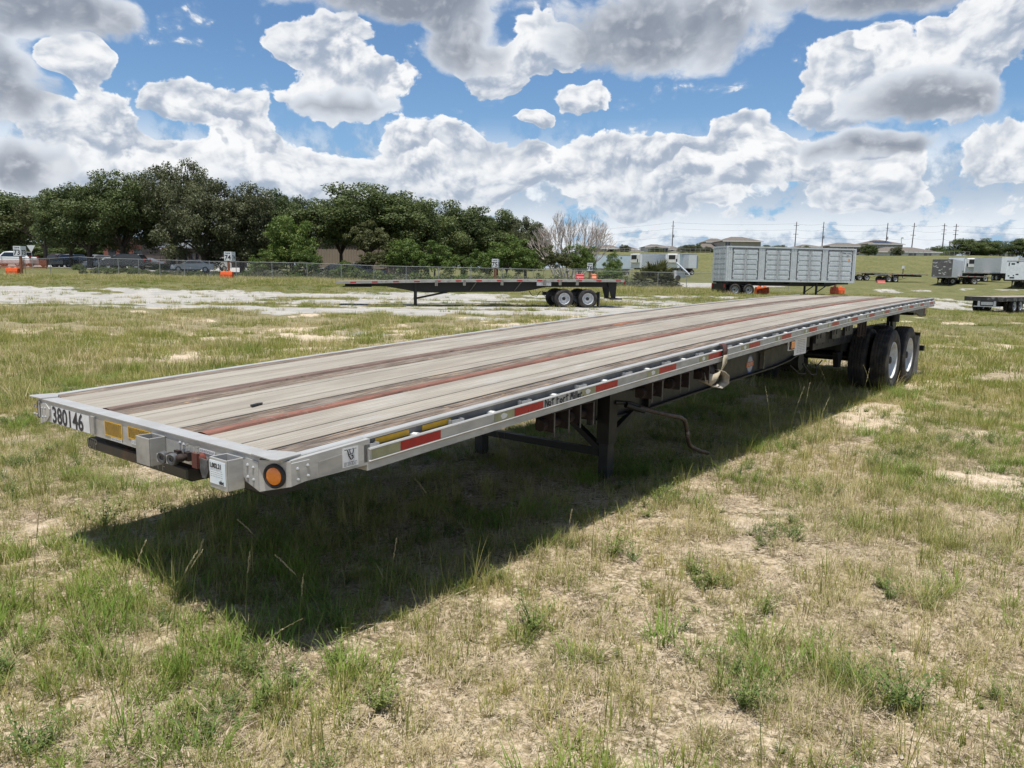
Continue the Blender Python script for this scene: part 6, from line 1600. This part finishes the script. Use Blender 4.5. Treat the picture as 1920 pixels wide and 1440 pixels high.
# lamp post
b = GP(88.5, 90); t = P3(88, 417, 90); r = thing('lamp_post', 'black lamp post with lantern head in front of the oaks at left', 'lamp post', b); hh_ = t.z-b.z
MB().cyl((0,0,0),(0,0,hh_),.075,10,.05).build('post', M_BLACK, r); MB().cyl((0,0,0),(0,0,.8),.14,10,.11).build('base', M_BLACK, r)
m = MB(); m.lathe([(0,.05),(.05,.22),(.45,.30),(.50,.36),(.70,.10),(.85,.03),(.86,0)], (0,0,hh_-.2), (0,0,1), 10); m.build('lantern', M_BLACK, r)
# orange safety netting in front of the lot
pts = [GP(p, d) for p, d in ((-70,79),(0,80.5),(45,81.5),(88,83))]; o = pts[0].copy(); r = thing('safety_netting', 'orange plastic safety netting strung behind the fence at left', 'netting', o)
me = MB()
for a, c in zip(pts, pts[1:]):
    for k in range(9): z_ = .10+.10*k; me.bar(a-o+Vector((0,0,z_)), c-o+Vector((0,0,z_)), .01, .055)
me.build('netting', plain('net_orange', (.55,.16,.07), .8), r)
for p in pts: MB().box(-.04+(p-o).x,.04+(p-o).x,-.04+(p-o).y,.04+(p-o).y,(p-o).z,(p-o).z+1.15).build('stake', M_POST, r)
# white triangular sign and small signs by the fence
g = GP(62, 82); r = thing('yield_sign', 'white upside down triangular sign behind the fence, right of sign 73', 'sign', g, RW)
MB().cyl((0,0,0),(0,0,2.6),.03,6).build('post', M_GALV, r); MB().prism([(-.45,2.5),(.45,2.5),(0,1.75)], 'y', -.06, -.04).build('panel', M_SIGN, r)
g = GP(1653+ -5, 120); r = thing('utility_marker', 'small white marker box on a post at the foot of the embankment', 'marker', GP(1693, 140)); MB().box(-.06,.06,-.06,.06,0,1.7).build('post', M_POLE, r); MB().box(-.3,.3,-.2,.2,1.7,2.2).build('box', M_WHITE, r)
# hedge behind the pavement
g = GP(325, 97)
for i, px in enumerate((300,318,336)):
    g = GP(px, 96); o = link('hedge_shrub', SC2, None, (g.x,g.y,g.z+.1), (0,0,i), (1.8,1.8,1.0)); tag(o, ('left','middle','right')[i]+' one of three clipped bright shrubs between the oak trunk and sign 74', 'shrub', 'clipped shrubs in the lot')

# ------------------------------------------------------------------ grass and weeds
def blade_mat(name, stops, trans=.35, rough=.6):
    m, T, b, out = newmat(name)
    oi = T.n.new('ShaderNodeObjectInfo'); at = T.n.new('ShaderNodeAttribute'); at.attribute_name = 'tone'
    geo = T.n.new('ShaderNodeNewGeometry')
    pn = T.noise(geo.outputs['Position'], .55, 3, .6)
    f = T.add(T.add(T.mul(at.outputs['Fac'], .45), T.mul(oi.outputs['Random'], .28)), T.sub(T.mul(pn, 1.15), .30))
    col = T.ramp(f, stops)
    T.put(b.inputs['Base Color'], col); b.inputs['Roughness'].default_value = rough; b.inputs['Specular IOR Level'].default_value = .25
    tr = T.n.new('ShaderNodeBsdfTranslucent'); T.put(tr.inputs[0], col)
    mx = T.n.new('ShaderNodeMixShader'); mx.inputs[0].default_value = trans
    m.node_tree.links.new(b.outputs[0], mx.inputs[1]); m.node_tree.links.new(tr.outputs[0], mx.inputs[2]); m.node_tree.links.new(mx.outputs[0], out.inputs[0])
    return m
M_GREEN = blade_mat('grass_green', [(.08,(.065,.125,.016)),(.36,(.155,.215,.034)),(.64,(.27,.285,.068)),(.92,(.46,.39,.16))])
M_LUSH = blade_mat('grass_lush', [(.15,(.085,.17,.022)),(.6,(.19,.28,.045)),(.95,(.28,.32,.08))])
M_DRY = blade_mat('grass_dry', [(.10,(.12,.155,.038)),(.45,(.25,.26,.08)),(.72,(.46,.39,.20)),(.95,(.60,.51,.32))], .25)
M_THATCH = blade_mat('thatch', [(.10,(.12,.085,.055)),(.45,(.31,.235,.16)),(.80,(.52,.43,.31))], .1)
M_WEED = blade_mat('weed_leaf', [(.15,(.06,.11,.03)),(.55,(.12,.18,.05)),(.9,(.24,.28,.08))], .35)
M_SEED = blade_mat('seed_head', [(.1,(.42,.34,.20)),(.6,(.56,.48,.31)),(.9,(.66,.58,.42))], .3)

def tuft(name, mat, n, rad, h0, h1, w, lean, seed, segs=3, flat=False, lob=0.0):
    R = np.random.RandomState(seed); V = []; F = []; tone = []
    for i in range(n):
        a = R.rand()*6.283; r = rad*math.sqrt(R.rand()); x, y = r*math.cos(a), r*math.sin(a)
        h = h0+(h1-h0)*R.rand()**1.5; d = a+R.randn()*.9; ln = lean*(.3+R.rand())
        ww = w*(.6+.8*R.rand()); px, py = -math.sin(d), math.cos(d); b = len(V); t = R.rand()
        curl = .3+R.rand()*1.1
        z0 = 0 if not flat else .004+R.rand()*.025
        for s in range(segs+1):
            u = s/segs; o = ln*h*(u+curl*u*u)/1.5; zz = z0+(h*u*(1-.35*ln*u*curl) if not flat else h*.12*math.sin(u*3)*R.rand()+0.01*u)
            if flat: o = h*u
            cx, cy = x+math.cos(d)*o, y+math.sin(d)*o; k = ww*(1-u**1.6)/2 if lob == 0 else ww*math.sin(math.pi*min(u*.9+.08,1))/2
            if s == segs: V.append((cx, cy, zz)); tone.append(t)
            else: V += [(cx-px*k, cy-py*k, zz), (cx+px*k, cy+py*k, zz)]; tone += [t, t]
        for s in range(segs-1): F.append((b+2*s, b+2*s+1, b+2*s+3, b+2*s+2))
        F.append((b+2*segs-2, b+2*segs-1, b+2*segs))
    me = bpy.data.meshes.new(name); me.from_pydata(V, [], F); me.update()
    at = me.attributes.new('tone', 'FLOAT', 'POINT'); at.data.foreach_set('value', tone)
    me.materials.append(mat); return me
def weed(name, mat, n, h, spread, leaf, seed):
    """branching broad-leaved weed: stems with small leaves all along"""
    R = np.random.RandomState(seed); V = []; F = []; tone = []
    for i in range(n):
        a = R.rand()*6.283; ln = spread*(.3+R.rand()); hh = h*(.5+.6*R.rand()); m = int(7+hh*45)
        w = .0022; px, py = -math.sin(a), math.cos(a); b = len(V)
        ex, ey = math.cos(a)*ln, math.sin(a)*ln
        V += [(-px*w, -py*w, 0), (px*w, py*w, 0), (ex, ey, hh)]; F.append((b, b+1, b+2)); tone += [.4]*3
        for k in range(m):
            u = .12+.88*k/m; cx, cy, cz = ex*u, ey*u, hh*u; d = R.rand()*6.283; l = leaf*(.6+.7*R.rand()); up = .3+.5*R.rand()
            dx, dy = math.cos(d), math.sin(d); q = l*.22; b = len(V); t = R.rand()
            V += [(cx, cy, cz), (cx+dx*l*.5-dy*q, cy+dy*l*.5+dx*q, cz+l*up*.6), (cx+dx*l, cy+dy*l, cz+l*up*.8), (cx+dx*l*.5+dy*q, cy+dy*l*.5-dx*q, cz+l*up*.6)]
            F.append((b, b+1, b+2, b+3)); tone += [t]*4
    me = bpy.data.meshes.new(name); me.from_pydata(V, [], F); me.update()
    at = me.attributes.new('tone', 'FLOAT', 'POINT'); at.data.foreach_set('value', tone)
    me.materials.append(mat); return me

def scatter(name, protos, pts, scl, rot, idx, tilt=None):
    """one ground-cover object: real tufts instanced on points"""
    col = bpy.data.collections.new(name+'_tufts')
    for i, me in enumerate(protos):
        o = bpy.data.objects.new('%s_tuft_%02d' % (name, i), me); col.objects.link(o)
    me = bpy.data.meshes.new(name); me.from_pydata(pts.tolist(), [], []); me.update()
    a = me.attributes.new('scl', 'FLOAT', 'POINT'); a.data.foreach_set('value', scl.astype(np.float32))
    a = me.attributes.new('rot', 'FLOAT', 'POINT'); a.data.foreach_set('value', rot.astype(np.float32))
    a = me.attributes.new('idx', 'INT', 'POINT'); a.data.foreach_set('value', idx.astype(np.int32))
    o = link(name, me)
    g = bpy.data.node_groups.new(name+'_nodes', 'GeometryNodeTree')
    g.interface.new_socket('Geometry', in_out='INPUT', socket_type='NodeSocketGeometry')
    g.interface.new_socket('Geometry', in_out='OUTPUT', socket_type='NodeSocketGeometry')
    N = g.nodes; L = g.links
    gi = N.new('NodeGroupInput'); go = N.new('NodeGroupOutput'); ip = N.new('GeometryNodeInstanceOnPoints')
    ci = N.new('GeometryNodeCollectionInfo'); ci.inputs[0].default_value = col; ci.inputs['Separate Children'].default_value = True; ci.inputs['Reset Children'].default_value = True
    def at(n, t):
        x = N.new('GeometryNodeInputNamedAttribute'); x.data_type = t; x.inputs[0].default_value = n; return x.outputs[0]
    cx = N.new('ShaderNodeCombineXYZ'); L.new(at('rot', 'FLOAT'), cx.inputs[2])
    L.new(gi.outputs[0], ip.inputs['Points']); L.new(ci.outputs[0], ip.inputs['Instance']); ip.inputs['Pick Instance'].default_value = True
    L.new(at('idx', 'INT'), ip.inputs['Instance Index']); L.new(cx.outputs[0], ip.inputs['Rotation']); L.new(at('scl', 'FLOAT'), ip.inputs['Scale'])
    L.new(ip.outputs[0], go.inputs[0])
    md = o.modifiers.new('scatter', 'NODES'); md.node_group = g
    return tag(o, kind='stuff')

RS = np.random.RandomState(11)
def field_pts(n, d0, d1, half=41.0, power=2.0):
    """random ground points in the part of the field the photograph looks over, with margin"""
    u = RS.rand(n); r = (d0**power+(d1**power-d0**power)*u)**(1/power); th = YAW+np.radians((RS.rand(n)*2-1)*half)
    return CAM[0]+r*np.cos(th), CAM[1]+r*np.sin(th), r
def lift(x, y): return np.stack([x, y, terrain(x, y)+bumps(x, y)-.004], 1)

green_p = [tuft('green_tuft', M_GREEN, 28, .05, .04, .13, .0034, .55, s) for s in (1, 2, 3)]
tall_p = [tuft('tall_tuft', M_GREEN, 16, .05, .12, .34, .0032, .35, s) for s in (4, 5, 6)]
lush_p = [tuft('lush_tuft', M_LUSH, 38, .07, .06, .17, .0050, .75, s) for s in (7, 8)]
dry_p = [tuft('dry_tuft', M_DRY, 26, .06, .05, .17, .0034, .75, s) for s in (9, 10, 11)]
tha_p = [tuft('thatch_mat', M_THATCH, 60, .15, .02, .085, .0026, 1.0, s, 3, True) for s in (12, 13, 14)]
weed_p = [weed('weed', M_WEED, 12, .10, .09, .016, s) for s in (15, 16)]
far_p = [tuft('field_clump', M_GREEN, 46, .26, .08, .26, .011, .5, s) for s in (17, 18, 19)]
fdry_p = [tuft('field_dry_clump', M_DRY, 40, .26, .10, .34, .010, .5, s) for s in (20, 21)]

def grow(name, protos, n, d0, d1, dens, smin, smax, half=41.0, power=2.0):
    x, y, r = field_pts(n, d0, d1, half, power)
    p = dens(x, y, r); k = RS.rand(n) < p; x, y, r = x[k], y[k], r[k]
    m = len(x)
    return scatter(name, protos, lift(x, y), smin+(smax-smin)*RS.rand(m)**1.5, RS.rand(m)*6.283, RS.randint(0, len(protos), m))
def lushness(x, y): return np.clip(.9*np.exp(-(((x-.2)/1.9)**2+((y-1.7)/1.9)**2))+.35*sst(y, 3, 6)+.5*sst(x-2*y, 10, 22)*sst(x, 8, 14)+.25*sst(x, 3, 7), 0, 1)
def d_green(x, y, r):
    sd, gv = masks(x, y); c = fbm(x, y, .5, 3, 51); L = lushness(x, y)
    return np.clip((.48+.52*L)*(1-.70*sd)*(1-.93*gv)*sst(c+L*.15, .31, .52), 0, 1)
def d_dry(x, y, r):
    sd, gv = masks(x, y); c = fbm(x, y, .6, 3, 61)
    return np.clip((.85-.4*lushness(x, y))*(1-.75*sd)*(1-.9*gv)*sst(c, .32, .58), 0, 1)
def d_tha(x, y, r):
    sd, gv = masks(x, y); return np.clip((.9-.55*lushness(x, y))*(1-.72*sd)*(1-gv), 0, 1)
def d_tall(x, y, r):
    sd, gv = masks(x, y); c = fbm(x, y, .8, 3, 71)
    return np.clip((.45+.55*lushness(x, y))*(1-.9*sd)*(1-.9*gv)*sst(c, .42, .62), 0, 1)
def d_lush(x, y, r):
    sd, gv = masks(x, y); c = fbm(x, y, .7, 3, 81)
    return np.clip(sst(c+.30*np.exp(-(((x+.1)/1.5)**2+((y-1.6)/1.5)**2))+.10*sst(-(y+1.2-.0*x), -1.0, 0)*sst(x, 2, 4)*0, .55, .68)*(1-sd)*(1-gv), 0, 1)
def d_weed(x, y, r):
    sd, gv = masks(x, y); c = fbm(x, y, .5, 3, 91); return np.clip(sst(c, .56, .70)*(1-gv)*.9, 0, 1)
grow('thatch', tha_p, 9500, 1.2, 11, d_tha, .5, 1.2, 44)
grow('green_grass', green_p, 42000, 1.2, 16, d_green, .45, 1.25, 43)
grow('dry_grass', dry_p, 38000, 1.2, 16, d_dry, .4, 1.0, 43)
grow('tall_grass', tall_p, 24000, 1.6, 24, d_tall, .55, 1.25, 43)
grow('lush_grass', lush_p, 9000, 1.4, 16, d_lush, .6, 1.3, 43)
grow('low_weeds', weed_p, 9000, 1.2, 14, d_weed, .5, 1.4, 43)
def f_green(x, y, r):
    sd, gv = masks(x, y); c = fbm(x, y, 1.5, 4, 52)
    return np.clip((1-.9*sd)*(1-.97*gv)*sst(c, .38, .55), 0, 1)*sst(r, 10, 16)
def f_dry(x, y, r):
    sd, gv = masks(x, y); c = fbm(x, y, 2.0, 4, 62)
    return np.clip((1-.7*sd)*(1-.93*gv)*sst(c, .44, .6), 0, 1)*sst(r, 10, 16)
grow('field_grass', far_p, 34000, 10, 82, f_green, .5, 1.10, 40, 1.35)
grow('field_dry_grass', fdry_p, 20000, 10, 82, f_dry, .5, 1.1, 40, 1.35)
# tall rough grass along the foot of the fence
def rough(x, y, r):
    dx = x-CAM[0]; dy = y-CAM[1]; dep = dx*math.cos(YAW)+dy*math.sin(YAW); lat = dx*math.sin(YAW)-dy*math.cos(YAW); q = lat/np.maximum(dep, 1)
    return (sst(dep, 60, 66)*(1-sst(dep, 79, 82)))*(1-sst(q, .26, .30))
grow('rough_grass', far_p+fdry_p, 16000, 58, 84, rough, 1.0, 2.1, 40)

# tall seed stalks that stand above the rest
def stalk(h, lean, az, seed):
    R = np.random.RandomState(seed); mb = MB(); pts = []
    for i in range(9):
        u = i/8; o = lean*(u**1.8); pts.append((math.cos(az)*o, math.sin(az)*o, h*u*(1-.18*abs(lean)*u)))
    mb.tube(pts, .0022, 4, False, .0010)
    head = MB(); top = [Vector(p) for p in pts[6:]]
    for i in range(26):
        t = i/26*1.96; a = top[int(t)]; b2 = top[int(t)+1]; p = a.lerp(b2, t-int(t)); d = (b2-a).normalized()
        r = Vector((R.randn(), R.randn(), R.randn()*.3)); r = (r-d*r.dot(d)).normalized(); l = .016*(1.1-.4*i/26)
        head.add([p, p+d*l+r*.0048, p+d*l*1.7, p+d*l-r*.0016], [(0,1,2,3)])
    return mb, head
def ground_at(px, py):
    """spot on the ground under a stem that leaves the soil at this direction"""
    d = FW+(px-960)/FPX*RT-(py-720)/FPX*UP
    t = -CAM[2]/d[2]; q = CAM+d*t
    return float(q[0]), float(q[1])
STALKS = [(65,1000,1175,.02,0),(165,1070,1180,-.12,0),(235,1050,1190,.05,0),(325,1045,1180,.10,0),(362,1030,1150,.03,0),(313,1060,1200,.08,0),(461,1060,1190,.0,0),
 (612,1060,1190,-.14,0),(729,1025,1160,.01,0),(780,1100,1180,.16,0),(525,985,1090,-.12,0),(832,905,1010,-.10,0),(430,1170,1290,.18,0),(240,1260,1420,-.06,0),(450,1340,1440,-.12,0),
 (60,1360,1430,-.10,0),(490,1230,1330,.10,0),(1060,965,1060,.0,0),(1475,740,850,.06,0),(1500,735,840,.02,0),(1520,760,860,.10,0),(1445,740,850,-.04,0),(1290,905,990,.05,0),(1345,920,1000,-.06,0),(560,1100,1235,.0,0),(1640,700,790,-.10,0),(1610,705,800,.04,0),(1560,700,790,-.12,0)]
sm, hm_ = MB(), MB()
for i, (px, pt, pb, lean, _) in enumerate(STALKS):
    x, y = ground_at(px, pb); D = (Vector((x, y, 0))-Vector(CAM.tolist())).length
    h = min(max((pb-pt)/FPX*D*1.12, .15), .75)
    az_ = YAW-math.pi/2+(0 if lean >= 0 else math.pi)
    mb, hd = stalk(h, abs(lean)*1.6+.03, az_+random.Random(i).uniform(-.5,.5), i)
    o3 = (x, y, tz(x, y)-.01)
    sm.add([tuple(a+b for a, b in zip(v, o3)) for v in mb.v], mb.f); hm_.add([tuple(a+b for a, b in zip(v, o3)) for v in hd.v], hd.f)
tag(sm.build('grass_stems', M_DRY), kind='stuff'); tag(hm_.build('seed_heads', M_SEED), kind='stuff')
# leafy weeds big enough to single out
for i, (px, py, s, lab) in enumerate([(1395,1330,1.5,'tall leafy green weed with small pale buds in the sandy right foreground'),(1700,1330,1.9,'largest leafy weed with upright bright green stems in right foreground'),(195,985,1.8,'dark bushy weed beside the left end of the trailer shadow'),
        (710,1330,1.4,'pale green feathery weed in the centre of the dry foreground'),(1435,1150,1.1,'small yellow green weed on the dry ground right of centre'),(1150,1040,1.6,'low bright green weed just outside the front of the trailer shadow'),
        (60,1420,1.5,'green weed cluster in the bottom left corner of the field'),(1000,1180,1.4,'leafy green weed clump beside the tip of the shadow')]):
    x, y = ground_at(px, py)
    me = weed('leafy_weed', M_WEED, 26, .17, .13, .017, 100+i)
    o = link('weed_plant', me, None, (x, y, tz(x, y)-.01), (0,0,i), (s*.8,)*3); tag(o, lab, 'weed', 'leafy weeds in the foreground')

scatter('fence_scrub', SCRUB[0], SCRUB[1], SCRUB[2], RS.rand(len(SCRUB[3]))*6.283, SCRUB[3])

# pebbles and shell grit on the bare ground
def pebble(seed):
    R = np.random.RandomState(seed); mb = MB(); mb.ball((0,0,.15), .5, 6, 4, (1,.75,.5)); mb.v = [tuple(np.array(v)*(1+.25*R.randn())) for v in mb.v]; return mb.mesh('pebble', surf('pale_stone', (.62,.57,.49), (.45,.40,.33), 3, rough=.9))
PB = [pebble(s) for s in (1,2,3)]
x, y, r = field_pts(30000, 1.2, 13, 43); sd, gv = masks(x, y); k = RS.rand(len(x)) < np.clip(.22+.8*sd, 0, 1)*(fbm(x, y, .4, 3, 95) > .47); x, y = x[k], y[k]
scatter('pebbles', PB, lift(x, y)+np.array([0,0,.004]), .006+.022*RS.rand(len(x))**3, RS.rand(len(x))*6.28, RS.randint(0, 3, len(x)))
